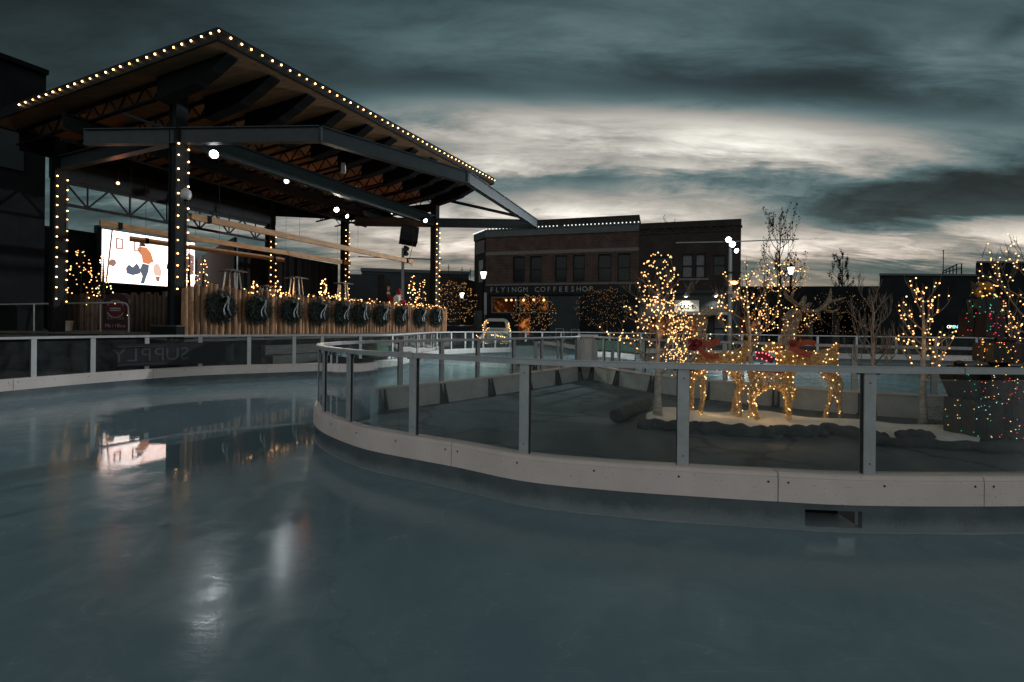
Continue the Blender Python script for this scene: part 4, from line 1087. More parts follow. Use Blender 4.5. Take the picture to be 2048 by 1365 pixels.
# small chimney-like step on the right side
F3=Facade((17.9,39.6),(18.9,42.5))
mb=MB(); mb.prism([(17.85,39.3,0),(18.7,41.0,0),(18.9,48,0),(17.85,48,0)],(0,0,9.3)); part('side_wing',mb,M['brick_dim'],b2)
# long low building behind the stage
F4=Facade((-15,48),(-4.4,50.5))
b3=thing('flat_roof_building','long low dark building with a pale wall end, behind the stage','building',F4.pt(5,0))
mb=MB(); F4.box(mb,.5,F4.L,0,6.55,-8,0); part('wall',mb,M['midwall'],b3)
mb=MB(); F4.box(mb,.4,F4.L+.1,6.55,6.85,-8.1,.12); part('parapet',mb,M['metal_band'],b3)
Fq=Facade((-12.2,36),(-9.3,36.3)); mb=MB(); Fq.box(mb,0,Fq.L,0,5.05,-3,0); o=part('wing',mb,M['brick_d'],b3); mb=MB(); Fq.box(mb,Fq.L*.15,Fq.L*.85,1.9,5.0,0,.06); part('pale_panel',mb,M['midwall'],b3)
Fr=Facade((-5.9,41),(-4.1,47.5)); Fr.n=Vector((-1,0,0))
mb=MB(); mb.prism([(-5.6,44,0),(-3.5,52,0),(-8,52,0),(-8,44,0)],(0,0,5.9)); part('side_wing',mb,M['brick_d'],b3)
mb=MB()
for u,y in ((897,45),(924,47),(941,48)):
    c=P(u,548,y); mb.tube([(c.x,c.y,5.9),(c.x,c.y,6.9)],.03,5); mb.tube([(c.x-.15,c.y,6.65),(c.x+.15,c.y,6.65)],.025,4)
part('roof_vent',mb,M['steel'],b3)
# low shops to the right
F5=Facade((19.5,44),(33,42)); b4=thing('flat_roof_building','single storey row of dark shopfronts under bare trees','building',F5.pt(6,0))
mb=MB(); F5.box(mb,-.4,F5.L,3.0,5.1,-2,0); part('wall',mb,M['darkwall'],b4)
for i in range(7):
    mb=MB(); t=i*F5.L/6.5; F5.box(mb,t-.18,t+.18,0,3.0,-.4,.02); part('pier',mb,M['stone'],b4)
    if i<6:
        mb=MB(); F5.box(mb,t+.18,t+F5.L/6.5-.18,.0,3.0,-.5,-.42); part('shop_window',mb,M['shop1'] if i in (0,2) else M['window'],b4)
mb=MB(); F5.box(mb,0,F5.L,2.85,3.05,0,1.2); part('canopy',mb,M['steel'],b4)
# dark block at right with roof ladder
F6=Facade((22.4,30.5),(45,30)); b5=thing('flat_roof_building','dark windowless block with a roof stair rail and a taller step at right','building',F6.pt(8,0))
t195=F6.su(1950)
mb=MB(); 
def wedge(m_,t0,t1,z0,z1,o):
    a,b=F6.pt(t0,z0,o),F6.pt(t1,z0,o); k=1.25; m_.prism([a,b,(b.x*k,b.y*k,z0),(a.x*(k+.02),a.y*k,z0)],(0,0,z1-z0))
wedge(mb,0,t195,0,4.75,0); wedge(mb,t195,F6.L,0,5.55,.02); part('wall',mb,M['darkwall'],b5)
mb=MB(); wedge(mb,-.1,t195,4.752,4.87,.1); wedge(mb,t195-.05,F6.L,5.552,5.66,.12); part('parapet',mb,M['metal_band'],b5)
mb=MB()
ta,tb,tc=F6.su(1893),F6.su(1921),F6.su(1931)
for o in (-.3,):
    mb.tube([F6.pt(ta,4.87,o),F6.pt(ta,5.05,o),F6.pt(tb,5.5,o),F6.pt(tc,5.55,o),F6.pt(tc,4.87,o)],.035,5)
    mb.tube([F6.pt(ta,4.95,o),F6.pt(tb,5.2,o),F6.pt(tc,5.25,o)],.03,5)
    for f in (.25,.5,.75,1.0): t=ta+(tb-ta)*f; mb.tube([F6.pt(t,4.87,o),F6.pt(t,5.05+.45*f,o)],.03,5)
part('stair_rail',mb,M['steel'],b5)
mb=MB(); mb.tube([F6.pt(F6.su(1941),4.87,-2),F6.pt(F6.su(1941),6.6,-2)],.025,5); mb.ball(F6.pt(F6.su(1941),6.6,-2),.05,6); part('antenna',mb,M['steel'],b5)
mb=MB(); F6.box(mb,F6.su(1795),F6.su(1830),.3,2.2,.003,.04); part('window',mb,M['window'],b5)
so_=thing('open_sign','small glowing multicolour open sign on the dark block','sign',F6.pt(F6.su(1903),1.65,.06))
cols=[(1,.95,.9),(1,.75,.55),(.35,1,.45),(.25,.65,1)]
for i,chh in enumerate('OPEN'):
    text_part('letter',chh,.26,emit('neon_'+chh,cols[i],2.2,False),so_,F6.pt(F6.su(1895.5+i*5),1.65,.08),F6.d,up,.01)
mb=MB(); F6.box(mb,F6.su(1891),F6.su(1915),1.5,1.8,.03,.06); part('panel',mb,M['black'],so_)
# tall dark building at far left with lit roof edge
b6=thing('brick_building','tall dark building at the left edge with a mural and bulbs on its roof line','building',(-18,14,0))
c0=Vector((-16.2,17.3,0)); c1=c0-A1*12
mb=MB(); mb.prism([c0,c0-Vector((9,-4,0)),c1-Vector((9,-4,0)),c1],(0,0,9.95)); part('wall',mb,M['darkwall'],b6)
mb=MB(); mb.bar(c0+up*10.03-A2*.04,c1+up*10.03-A2*.04,.3,.16); part('parapet',mb,M['black'],b6)
nb=-A2
mb=MB(); a=c0-A1*.6+nb*.06; b=c0-A1*5+nb*.06; mb.bar(a+up*7.15,b+up*7.15,.05,1.35); part('sign_panel',mb,M['midwall'],b6)
for i,chh in enumerate('inton'): text_part('letter',chh,.75,M['ink'],b6,c0-A1*(3.9-.42*i)+nb*.095+up*7.35,A1,up,.005)
mural,nt,out=newmat('faded_mural'); b_=nt.nodes.new('ShaderNodeBsdfPrincipled'); nt.links.new(b_.outputs[0],out.inputs[0]); n_=noise(nt,texco(nt),.8,5,.6,1.5)
nt.links.new(ramp(nt,n_,[(.3,(.02,.03,.032)),(.45,(.06,.05,.045)),(.55,(.10,.11,.11)),(.7,(.05,.06,.065))]),b_.inputs['Base Color'])
mb=MB(); a=c0-A1*2.6+nb*.05; b=c0-A1*8+nb*.05; mb.bar(a+up*3.8,b+up*3.8,.04,3.6); part('mural',mb,mural,b6)
ls=thing('string_lights','few warm bulbs along the roof line of the tall dark building at left','string lights',c0-A1*2+up*10)
mb=MB(); mb.tube([c0-A1*2+up*10.0+nb*.16,c0-A1*6+up*10.0+nb*.16],.01,4); part('cable',mb,M['cable'],ls)
bulbs(ls,[c0-A1*(1.55+.75*k)+up*9.98+nb*.16 for k in range(5)],BM,.03,M['bulb'])
# ------------------------------------------------------------------ trees
def branch(out,p,d,L,r,lvl,rr,maxl,spread=.55,upb=.12,seg=5,nch=(3,5)):
    pts=[p.copy()]; rad=[r]; q=p.copy(); dd=d.copy()
    for i in range(seg):
        dd=(dd+Vector((rr.gauss(0,.09),rr.gauss(0,.09),rr.gauss(0,.06)+upb*.35))).normalized(); q=q+dd*(L/seg); pts.append(q.copy()); rad.append(r*(1-.75*(i+1)/seg))
    out.append((lvl,pts,rad))
    if lvl<maxl:
        for k in range(rr.randint(*nch)):
            f=rr.uniform(.25,.95); idx=min(seg-1,int(f*seg)); bp=pts[idx].lerp(pts[idx+1],f*seg-idx)
            ax=Vector((rr.uniform(-1,1),rr.uniform(-1,1),rr.uniform(-.2,.5))).normalized()
            nd=(dd*(1-spread)+ax*spread+Vector((0,0,upb))).normalized()
            branch(out,bp,nd,L*rr.uniform(.4,.62),max(rad[idx]*.55,.004),lvl+1,rr,maxl,spread,upb,seg,nch)
def bare_tree(name,label,base,h,seed,trunk_r,nb,maxl,spread=.5,upb=.25,group=None,start=.3,barkm='bark_dark',twigm=None,width=.42,leaves=0,thin=1.0,lean=(0,0),cat='tree'):
    rr=random.Random(seed); root=thing(name,label,cat,base,group); base=Vector(base)
    pts=[];rad=[]; n=8
    for i in range(n+1):
        f=i/n; pts.append(base+Vector((lean[0]*f+rr.gauss(0,.010)*h*.5*f,lean[1]*f+rr.gauss(0,.01)*h*.5*f,h*.86*f))); rad.append(trunk_r*(1-.85*f)*(1.35 if i==0 else 1))
    mb=MB(); mb.tube(pts,rad,9); 
    part('trunk',mb,M[barkm],root,smooth=True)
    out=[]
    for k in range(nb):
        f=start+(1-start)*(k+rr.random()*.8)/nb; f=min(f,.97); idx=min(n-1,int(f*n)); bp=pts[idx].lerp(pts[idx+1],f*n-idx)
        an=k*2.4+rr.uniform(-.4,.4); tilt=rr.uniform(.35,.75)+.5*upb*f
        d=Vector((math.cos(an),math.sin(an),tilt)).normalized(); L=h*width*(1.08-.62*f)*rr.uniform(.8,1.15)
        branch(out,bp,d,L,max(trunk_r*.38*(1-.6*f),.006),1,rr,maxl,spread,upb)
    mb=MB()
    for lvl,p,r in out: mb.tube(p,[x*thin for x in r],5 if lvl<2 else 4,0,False)
    if leaves:
        for lvl,p,r in out:
            if lvl<maxl: continue
            for _ in range(leaves):
                q=p[rr.randint(1,len(p)-1)]+Vector((rr.gauss(0,.03),rr.gauss(0,.03),rr.gauss(0,.03))); s=rr.uniform(.05,.11)
                a=Vector((rr.uniform(-1,1),rr.uniform(-1,1),rr.uniform(-1,1))).normalized()*s; b=a.cross(Vector((rr.random(),rr.random(),1))).normalized()*s*.5
                mb.add([q-a,q+b,q+a,q-b],[(0,1,2,3)])
    part('crown',mb,M[twigm or barkm],root)
    return root,out,pts
def light_pts(out,n,rr,jit=.012,minlvl=1):
    segs=[]
    for lvl,p,r in out:
        if lvl<minlvl: continue
        for a,b in zip(p,p[1:]): segs.append((a,b,(b-a).length))
    tot=sum(s[2] for s in segs); res=[]
    for i in range(n):
        x=(i+rr.random())*tot/n; acc=0
        for a,b,l in segs:
            if acc+l>=x: res.append(a.lerp(b,(x-acc)/l)+Vector((rr.gauss(0,jit),rr.gauss(0,jit)-.012,rr.gauss(0,jit)))); break
            acc+=l
    return res
# dense background trees wrapped in draped amber lights
def drapes(c,rx,rz,n,per,rr,sag=.25):
    res=[]
    for i in range(n):
        f=(i+.5)/n*2-1; z=f*rz; w=rx*math.sqrt(max(.05,1-f*f))
        a0=rr.uniform(0,6.28); ph=rr.uniform(0,6.28)
        for k in range(per):
            an=a0+k*2*math.pi/per; zz=z+sag*abs(math.sin(an*2.5+ph))*-.8+.10*math.sin(an*3+ph)+rr.gauss(0,.03)
            ww=w*(1+.12*math.sin(an*4+ph*2)+rr.gauss(0,.03))
            res.append(Vector((c[0]+ww*math.cos(an),c[1]+ww*math.sin(an),c[2]+zz)))
    return res
bgt=[('rounded bare street tree draped in amber lights, left of the brick block',912,33,600,1.3,1.35,7,30),
     ('street tree draped in amber lights before the cafe windows',1068,36,625,1.45,1.35,7,28),
     ('wide dense street tree with dim orange lights right of the cafe windows',1205,36.5,612,1.85,1.4,7,30),
     ('dark street tree with faint lights behind the antlers',1668,33,625,2.3,1.3,7,30)]
for i,(lab,u,y,v,rx,rz,n,per) in enumerate(bgt):
    rr=random.Random(40+i); c=P(u,v,y); base=(c.x,c.y,0)
    root,out,pts=bare_tree('street_tree',lab,base,c.z+rz,70+i,.12,14,2,.55,.2,'street trees with amber lights',.42,'bark_dark',None,.42,3,1.2)
    sl=thing('string_lights','amber light strings on the '+['tree left of the brick block','tree before the cafe windows','wide tree right of the cafe','dark tree behind the antlers'][i],'string lights',(c.x,c.y,c.z),'amber strings on street trees')
    pp=drapes(c,rx,rz,n,per,rr); pp+=light_pts(out,70,rr,.03)
    bulbs_one(sl,pp,.021 if i<2 else .014,M['bulb_far'],4)
# tall bare tree with white strings
c=G(1560,690,0); base=(P(1560,640,37).x,37,0)
root,out,pts=bare_tree('street_tree','tallest bare tree with white light strings round its lower crown',base,10.4,91,.13,24,3,.42,.5,None,.26,'bark_dark',None,.30,2,1.3)
sl=thing('string_lights','white light strings winding through the tallest bare tree','string lights',(base[0],37,4))
rr=random.Random(5); cc=P(1560,545,37); BF=bulb_mesh('bulb',.045,M['bulb_tree'],4)
pp=drapes((cc.x,37,cc.z),1.75,1.25,7,34,rr,.45)+drapes((cc.x+.2,37,P(1560,630,37).z),2.1,1.0,5,30,rr,.5)
bulbs(sl,pp,BF,.035,M['bulb_far'])
for lab,u,y,v,h,s in (('leafless shrub like tree top left of the shopfront row roof',1340,52,412,None,3),):
    c=P(u,v,y); bare_tree('street_tree','thin bare tree tops rising behind the dark brick shop roof',(c.x,c.y,0),c.z,33,.1,10,2,.4,.5,None,.55,'bark_dark',None,.2,2,1.2)
c=P(1685,500,46); bare_tree('street_tree','leafy dark bush like tree above the shopfront row roof',(c.x,c.y,0),c.z,35,.14,16,3,.4,.6,None,.45,'bark_dark',None,.26,4,1.3)
# ------------------------------------------------------------------ street furniture
def lamp(label,u,v,y,glow=True,banner=None):
    c=P(u,v,y); r0=thing('street_lamp',label,'street lamp',(c.x,c.y,0),'lantern street lamps')
    mb=MB(); mb.lathe([(.16,0),(.16,.5),(.07,.6),(.055,c.z-.35),(.09,c.z-.32)],(c.x,c.y,0),10); part('post',mb,M['black'],r0)
    mb=MB(); mb.lathe([(.10,-.30),(.22,.14),(.20,.16)],c,8); part('lantern',mb,M['lantern'],r0)
    mb=MB(); mb.lathe([(.25,.16),(.22,.22),(.08,.34),(.02,.44)],c,8); part('lamp_cap',mb,M['black'],r0)
    if banner:
        mb=MB(); mb.box((c.x+.1,c.y,c.z-2.0),(.28,.03,1.5)); part('banner',mb,M['letters'],r0)
        mb=MB(); mb.bar((c.x,c.y,c.z-1.22),(c.x+.3,c.y,c.z-1.22),.03,.03); part('banner_arm',mb,M['black'],r0)
    return r0
lamp('street lantern glowing at the left corner of the red brick block',967,549,34,True,True)
lamp('street lantern glowing through the tallest bare tree',1582,540,33)
lamp('small distant lantern seen through the amber lit tree left of the brick block',924,590,44)
# flood light mast
c=P(1461,484,26.5); r0=thing('floodlight_mast','tall grey mast with three white floodlights and a long crossbar','light mast',(c.x,c.y,0))
mb=MB(); mb.lathe([(.2,0),(.2,.04),(.11,.06),(.085,c.z+.1)],(c.x,c.y,0),12); part('pole',mb,M['alu'],r0)
e0=P(1352,486,26.5); e1=P(1597,479,26.5); mb=MB(); mb.tube([e0,(c.x,c.y,c.z),e1],.03,6); part('crossbar',mb,M['alu'],r0)
for u,v,r_,e in ((1457,480,.14,6500),(1465,489,.15,6500),(1473,502,.12,4200)):
    q=P(u,v,26.3); tgt=(9.5,18.5,0) if e<5000 else (-7.5,15.5,.6); d=(Vector(tgt)-q).normalized(); ax=(d+Vector((.5,-.6,0))).to_track_quat('Z','Y').to_matrix(); mb=MB(); mb.lathe([(r_*.5,-.3),(r_*1.1,-.06),(r_*1.1,0)],q,12,0,ax); fo_=part('floodlight',mb,M['steel'],r0)
    mb=MB(); mb.lathe([(r_,.004),(r_*.9,.02)],q,14,0,ax); part('lens',mb,M['flood'],fo_)
    l=bpy.data.lights.new('mast_spot','SPOT'); l.energy=e; l.color=(.9,.96,1); l.spot_size=R(62 if e>5000 else 40); l.spot_blend=.8; l.shadow_soft_size=.12
    o=bpy.data.objects.new('mast_spot',l); COL.objects.link(o); o.location=q+d*.06; o.rotation_euler=(-d).to_track_quat('Z','Y').to_euler()
q=P(1468,566,26.3); mb=MB(); mb.ball(q,.13,8,0,(1.6,1,.8)); part('amber_lamp',mb,M['bulb'],r0)
mb=MB(); mb.bar(Vector((c.x,c.y,q.z)),q,.05,.05); part('lamp_arm',mb,M['alu'],r0)
for u,v in ((1459,586),(1469,588),(1468,594)):
    q=P(u,v,26.2); mb=MB(); mb.box(q,(.22,.2,.15)); part('loudspeaker',mb,M['white_board'],r0)
q=P(1462,546,26.5); mb=MB(); mb.box(q,(.9,.5,.06)); part('bracket_plate',mb,M['steel'],r0)
# pole with lamps behind the stage
c=P(806,497,29); r0=thing('floodlight_mast','grey pole with two small lamps and a thin crossbar, behind the stage','light mast',(c.x,c.y,0))
mb=MB(); mb.tube([(c.x,c.y,0),(c.x,c.y,c.z)],[.11,.08],10); part('pole',mb,M['alu'],r0)
mb=MB(); mb.tube([P(716,514,29),P(884,520,29)],.03,6); part('crossbar',mb,M['steel'],r0)
for u,v,r_ in ((813,499,.17),(813,509,.13)):
    q=P(u,v,28.9); ax=Vector((.5,-.5,-.7)).to_track_quat('Z','Y').to_matrix(); mb=MB(); mb.lathe([(r_*.5,-.25),(r_*1.1,0),(r_,.02)],q,12,0,ax); fo_=part('floodlight',mb,M['steel'],r0)
    mb=MB(); mb.lathe([(r_*.95,.022),(r_*.9,.03)],q,12,0,ax); part('lens',mb,M['shade'],fo_)
# vintage pickup, seen from the front
def pickup():
    y0=26.6; c=P(990,690,y0); t=thing('vintage_truck','rounded vintage pickup truck outlined with warm lights','truck',(c.x,c.y+2,0)); cx=c.x
    W=1.78
    def loft(secs,mat,name,parent=t,m=0):
        mb=MB(); n=len(secs[0][1]); vs=[];fs=[]
        for yy,prof in secs: vs+=[(cx+x,y0+yy,z) for x,z in prof]
        for i in range(len(secs)-1):
            for k in range(n): k2=(k+1)%n; fs.append((i*n+k,i*n+k2,(i+1)*n+k2,(i+1)*n+k))
        fs.append(tuple(range(n))[::-1]); o=(len(secs)-1)*n; fs.append(tuple(o+k for k in range(n)))
        mb.add(vs,fs); return part(name,mb,mat,parent,smooth=False)
    def rr_(w,z0,z1,r,n=4):
        pts=[]
        for (sx,cz,a0) in ((1,z1-r,0),(-1,z1-r,90),(-1,z0+r*.4,180),(1,z0+r*.4,270)):
            rad=r if cz>(z0+z1)/2 else r*.4
            for k in range(n+1):
                a=R(a0+90*k/n); pts.append((sx*(w/2-rad)+rad*math.cos(a),cz+rad*math.sin(a)))
        return pts
    loft([(0,rr_(.82,.55,1.12,.2)),(.25,rr_(1.0,.5,1.2,.25)),(1.3,rr_(1.3,.5,1.28,.25))],M['truck'],'hood')
    cab=loft([(1.15,rr_(1.35,.5,1.30,.2)),(1.35,rr_(1.42,.5,1.62,.3)),(1.6,rr_(1.44,.5,1.86,.34)),(2.6,rr_(1.46,.5,1.88,.34)),(2.8,rr_(1.4,.5,1.75,.3))],M['truck'],'cab')
    mb=MB(); mb.prism([(cx-.54,y0+1.17,1.34),(cx+.54,y0+1.17,1.34),(cx+.52,y0+1.30,1.56),(cx+.46,y0+1.40,1.67),(cx-.46,y0+1.40,1.67),(cx-.52,y0+1.30,1.56)],(0,-.05,.02)); part('windscreen',mb,M['window'],t)
    for s in (-1,1):
        mb=MB(); mb.prism([(cx+s*.735,y0+1.75,1.2),(cx+s*.735,y0+2.5,1.2),(cx+s*.70,y0+2.45,1.62),(cx+s*.70,y0+1.85,1.62)],(s*.012,0,0)); part('side_window',mb,M['window'],t)
        secs=[]
        loft([(.1,[(s*.45+x,z) for x,z in rr_(.5,.42,.82,.18)]),(.35,[(s*.62+x,z) for x,z in rr_(.52,.36,.98,.2)]),(.9,[(s*.64+x,z) for x,z in rr_(.5,.40,1.0,.2)]),(1.4,[(s*.66+x,z) for x,z in rr_(.4,.36,.75,.15)])],M['truck'],'fender')
        mb=MB(); ax=Matrix.Rotation(R(90),3,'X'); mb.lathe([(.13,-.05),(.135,.05),(.10,.09)],(cx+s*.60,y0+.12,.84),14,0,ax); hl_=part('headlight',mb,M['chrome'],t)
        for yy in (.75,3.5):
            mb=MB(); ax=Matrix.Rotation(R(90),3,'Y'); mb.lathe([(.2,-.1),(.34,-.1),(.36,0),(.34,.1),(.2,.1)],(cx+s*.70,y0+yy,.34),18,0,ax); wh=part('wheel',mb,M['rubber'],t)
            mb=MB(); mb.lathe([(.19,-.105),(.19,.105),(.05,.12)],(cx+s*.70,y0+yy,.34),14,0,ax); part('rim',mb,M['chrome'],wh)
    loft([(2.85,rr_(1.5,.55,1.15,.1)),(4.6,rr_(1.5,.55,1.15,.1))],M['truck'],'bed')
    mb=MB()
    for k in range(7): mb.box((cx,y0-.02,.60+k*.07),(.66-.02*k,.04,.025))
    part('grille',mb,M['chrome'],t)
    mb=MB(); mb.tube([(cx-.85,y0-.05,.45),(cx-.6,y0-.16,.45),(cx+.6,y0-.16,.45),(cx+.85,y0-.05,.45)],.055,8); part('bumper',mb,M['chrome'],t)
    sl=thing('string_lights','warm light string outlining the vintage pickup cab and fenders','string lights',(cx,y0,1.2))
    pts=[]
    def run(pl,n):
        pl=[Vector((cx+x,y0+y,z)) for x,y,z in pl]; S_=[0]
        for a,b in zip(pl,pl[1:]): S_.append(S_[-1]+(b-a).length)
        for k in range(n):
            s=S_[-1]*k/(n-1)
            for i in range(len(pl)-1):
                if S_[i+1]>=s-1e-6: pts.append(pl[i].lerp(pl[i+1],(s-S_[i])/(S_[i+1]-S_[i]))+Vector((rnd.gauss(0,.015),0,rnd.gauss(0,.015)))); break
    run([(-.74,1.3,.9),(-.72,1.3,1.45),(-.55,1.3,1.78),(-.36,1.25,1.5),(-.36,1.0,.9)],18); run([(.70,1.3,1.6),(.78,1.2,1.2),(.80,1.0,.95)],10)
    run([(-1.0,.1,.92),(-.75,0,.75),(-.55,0,1.0),(-.42,0,1.3)],9); run([(-.2,-.1,.98),(.2,-.1,.92),(.5,-.05,.85)],8); run([(.3,-.15,.5),(.9,.0,.45),(.95,.1,.7)],9); run([(-.95,0,.6),(-.7,-.1,.4),(-.4,-.1,.5)],8)
    bulbs(sl,pts,bulb_mesh('bulb',.032,M['bulb_tree'],5),.03,M['bulb_tree'])
pickup()

# warm wall lamp on the shopfront row and boards on the cafe pavement
c=F5.pt(F5.su(1737),3.05,.35); r0=thing('wall_lamp','small warm wall lamp throwing an orange patch, left of the dark block','lamp',c)
mb=MB(); mb.lathe([(.05,.2),(.22,.0),(.24,-.04)],c,12); part('lamp_shade',mb,M['steel'],r0); mb=MB(); mb.tube([c+up*.18,c+up*.25,c+up*.25-F5.n*.34],.02,5); part('arm',mb,M['steel'],r0)
mb=MB(); mb.ball(c-up*.03,.09,8); part('bulb',mb,M['bulb'],r0)
l=bpy.data.lights.new('shade_spot','SPOT'); l.energy=420; l.color=(1,.5,.18); l.spot_size=R(80); l.spot_blend=.4; l.shadow_soft_size=.08
o=bpy.data.objects.new('shade_spot',l); COL.objects.link(o); o.location=c-up*.14; o.rotation_euler=Vector((-F5.n.x*.35,-F5.n.y*.35,-1)).to_track_quat('-Z','Y').to_euler()
for i,(u,lab) in enumerate(((1119,'pale folding pavement board left of two others before the cafe wall'),(1136,'smallest pale folding pavement board, between two others'),(1150,'pale folding pavement board nearest the wide orange lit tree'))):
    c=P(u,690,39.3); c.z=0; h=(1.25,.95,1.2)[i]; t=thing('sandwich_board',lab,'sign board',(c.x,c.y,0),'folding boards on the cafe pavement')
    for s in (-1,1):
        mb=MB(); a=Vector((c.x,c.y+s*.28,0)); b=Vector((c.x,c.y+s*.03,h))
        for dx_ in (-.3,.3): mb.bar(a+Vector((dx_,0,0)),b+Vector((dx_,0,0)),.05,.04)
        mb.bar(b+Vector((-.3,0,0)),b+Vector((.3,0,0)),.05,.04); part('frame',mb,M['letters'],t)
        mb=MB(); d=b-a; mb.prism([a+d*.15+Vector((-.27,0,0)),a+d*.15+Vector((.27,0,0)),b-d*.05+Vector((.27,0,0)),b-d*.05+Vector((-.27,0,0))],(0,.012*s,0)); part('panel',mb,M['ink'],t)
# ------------------------------------------------------------------ deer display on the island
def tinsel(name,c1,c2,cover=.52,es=0.0):
    m,nt,out=newmat(name); X.nt=nt; b=nt.nodes.new('ShaderNodeBsdfPrincipled'); v=texco(nt)
    n=noise(nt,v,48,3,.65); n2=noise(nt,v,30,3,.7)
    nt.links.new(ramp(nt,n2,[(.35,c1),(.65,c2)]),b.inputs['Base Color']); b.inputs['Metallic'].default_value=.55; b.inputs['Roughness'].default_value=.38
    nt.links.new(bump(nt,n,1.0,.02),b.inputs['Normal'])
    t=nt.nodes.new('ShaderNodeBsdfTransparent'); mx=nt.nodes.new('ShaderNodeMixShader')
    sp=nt.nodes.new('ShaderNodeSeparateXYZ'); nt.links.new(v,sp.inputs[0])
    wires=1.0-sstep(X.op('PINGPONG',X(sp.outputs[0])+X(n)*.012,.014),.003,.007)       # upright wire hoops
    a=X.op('MAXIMUM',sstep(X(n),cover-.03,cover+.05),wires*.9)
    nt.links.new(a.k,mx.inputs[0]); nt.links.new(t.outputs[0],mx.inputs[1]); nt.links.new(b.outputs[0],mx.inputs[2]); nt.links.new(mx.outputs[0],out.inputs[0]); return m
M['tin_gold']=tinsel('gold_tinsel',(.36,.18,.045),(1.0,.66,.26),.50)
M['tin_dim']=tinsel('unlit_tone_tinsel',(.22,.17,.12),(.62,.52,.40),.52)  # duller copy of the tinsel, painting in the lack of light on necks and antlers
def chain(pts,rad,V,E,Rr,link=None):
    s=len(V)
    for i,p in enumerate(pts):
        V.append(p); Rr.append(rad[i] if hasattr(rad,'__len__') else rad)
        if i>0: E.append((len(V)-2,len(V)-1))
    if link is not None: E.append((link,s))
    return len(V)-1
BD=bulb_mesh('bulb',.0105,M['bulb_tree'],6)
def surf_pts(me,n,rr,test=None,off=.006):
    me.calc_loop_triangles(); tris=[t for t in me.loop_triangles]; ar=[t.area for t in tris]; tot=sum(ar); res=[]
    cum=[];a=0
    for x in ar: a+=x; cum.append(a)
    import bisect
    tries=0
    while len(res)<n and tries<n*30:
        tries+=1; t=tris[bisect.bisect(cum,rr.random()*tot)%len(tris)]; a,b,c=[me.vertices[i].co for i in t.vertices]
        u,v=rr.random(),rr.random()
        if u+v>1: u,v=1-u,1-v
        p=a+(b-a)*u+(c-a)*v
        if test is None or test(p): res.append(p+t.normal*off)
    return res
def deer(label,legs,body,necks,seed,nb,litz,mat_hi='tin_gold',mat_lo='tin_dim',gname='wire deer on the display'):
    """body: list of (pt,r); legs: list of (index into body, [(pt,r)...]); necks: (index,[(pt,r)...])"""
    V=[];E=[];Rr=[]
    for i,(p,r) in enumerate(body):
        V.append(p);Rr.append(r)
        if i: E.append((i-1,i))
    for idx,l in legs+necks: chain([p for p,r in l],[r for p,r in l],V,E,Rr,idx)
    return V,E,Rr
def make_deer(label,loc,body,legs,neck,head,tail,antl,ears,seed,nb,litmax,dimneck):
    rr=random.Random(seed); root=thing('deer_figure',label,'deer figure',loc,'lit wire deer')
    V,E,Rr=deer(None,legs,body,[neck] if not dimneck else [],0,0,0)
    if tail: chain([p for p,r in tail[1]],[r for p,r in tail[1]],V,E,Rr,tail[0])
    me=skin_mesh(V,E,Rr,2,1); pts=surf_pts(me,nb,rr,litmax)
    b=mesh_part('body',me,M['tin_gold'],root)
    V=[];E=[];Rr=[]
    nk=neck[1] if dimneck else []
    n0=None
    if dimneck:
        for i,(p,r) in enumerate(nk): V.append(p);Rr.append(r); E.append((i-1,i)) if i else None
    hd=head
    V2=[p for p,r in hd];R2=[r for p,r in hd]; base=len(V); V+=V2;Rr+=R2; E+=[(base+i-1,base+i) for i in range(1,len(hd))]
    if dimneck: E.append((len(nk)-1,base))
    me=skin_mesh(V,E,Rr,2,0); hp=surf_pts(me,26 if dimneck else 20,rr)
    h=mesh_part('head',me,M['tin_dim'] if dimneck else M['tin_gold'],root)
    for e in ears:
        me=skin_mesh([p for p,r in e],[(i-1,i) for i in range(1,len(e))],[r for p,r in e],2,0); mesh_part('ear',me,M['tin_dim'],root)
    for a in antl:
        V=[];E=[];Rr=[]
        for i,(p,r) in enumerate(a[0]): V.append(p);Rr.append(r); E.append((i-1,i)) if i else None
        for idx,t in a[1:]: chain([p for p,r in t],[r for p,r in t],V,E,Rr,idx)
        me=skin_mesh(V,E,Rr,1,0); mesh_part('antler',me,M['tin_dim'],root)
    if not dimneck: pts+=hp
    else: bulbs_small=[p for p in hp]; pts+=bulbs_small[:8]
    bulbs(root,pts,BD,.0095,M['bulb_tree'])
    l=bpy.data.lights.new('string_glow','POINT'); l.energy=1.9; l.color=(1,.60,.28); l.shadow_soft_size=.12
    o=bpy.data.objects.new('string_glow',l); COL.objects.link(o); o.location=Vector((body[1][0].x,body[1][0].y-.12,.42))
    return root
def ribbon(root,name,pl,w,mat,wob=.0):
    mb=MB(); pr=None; n=len(pl)
    for i,p in enumerate(pl):
        d=(pl[min(i+1,n-1)]-pl[max(i-1,0)]).normalized(); s=d.cross(Vector((0,-1,0)))
        s=s.normalized()*w*(1 if not hasattr(w,'__len__') else 1)
        a,b=p-s,p+s+Vector((0,wob,0))
        if pr: mb.add([pr[0],pr[1],b,a],[(0,1,2,3)]); mb.add([pr[0]+Vector((0,.012,0)),pr[1]+Vector((0,.012,0)),b+Vector((0,.012,0)),a+Vector((0,.012,0))],[(3,2,1,0)])
        pr=(a,b)
    return part(name,mb,mat,root)
def D(u,v,y): return P(u,v,y)
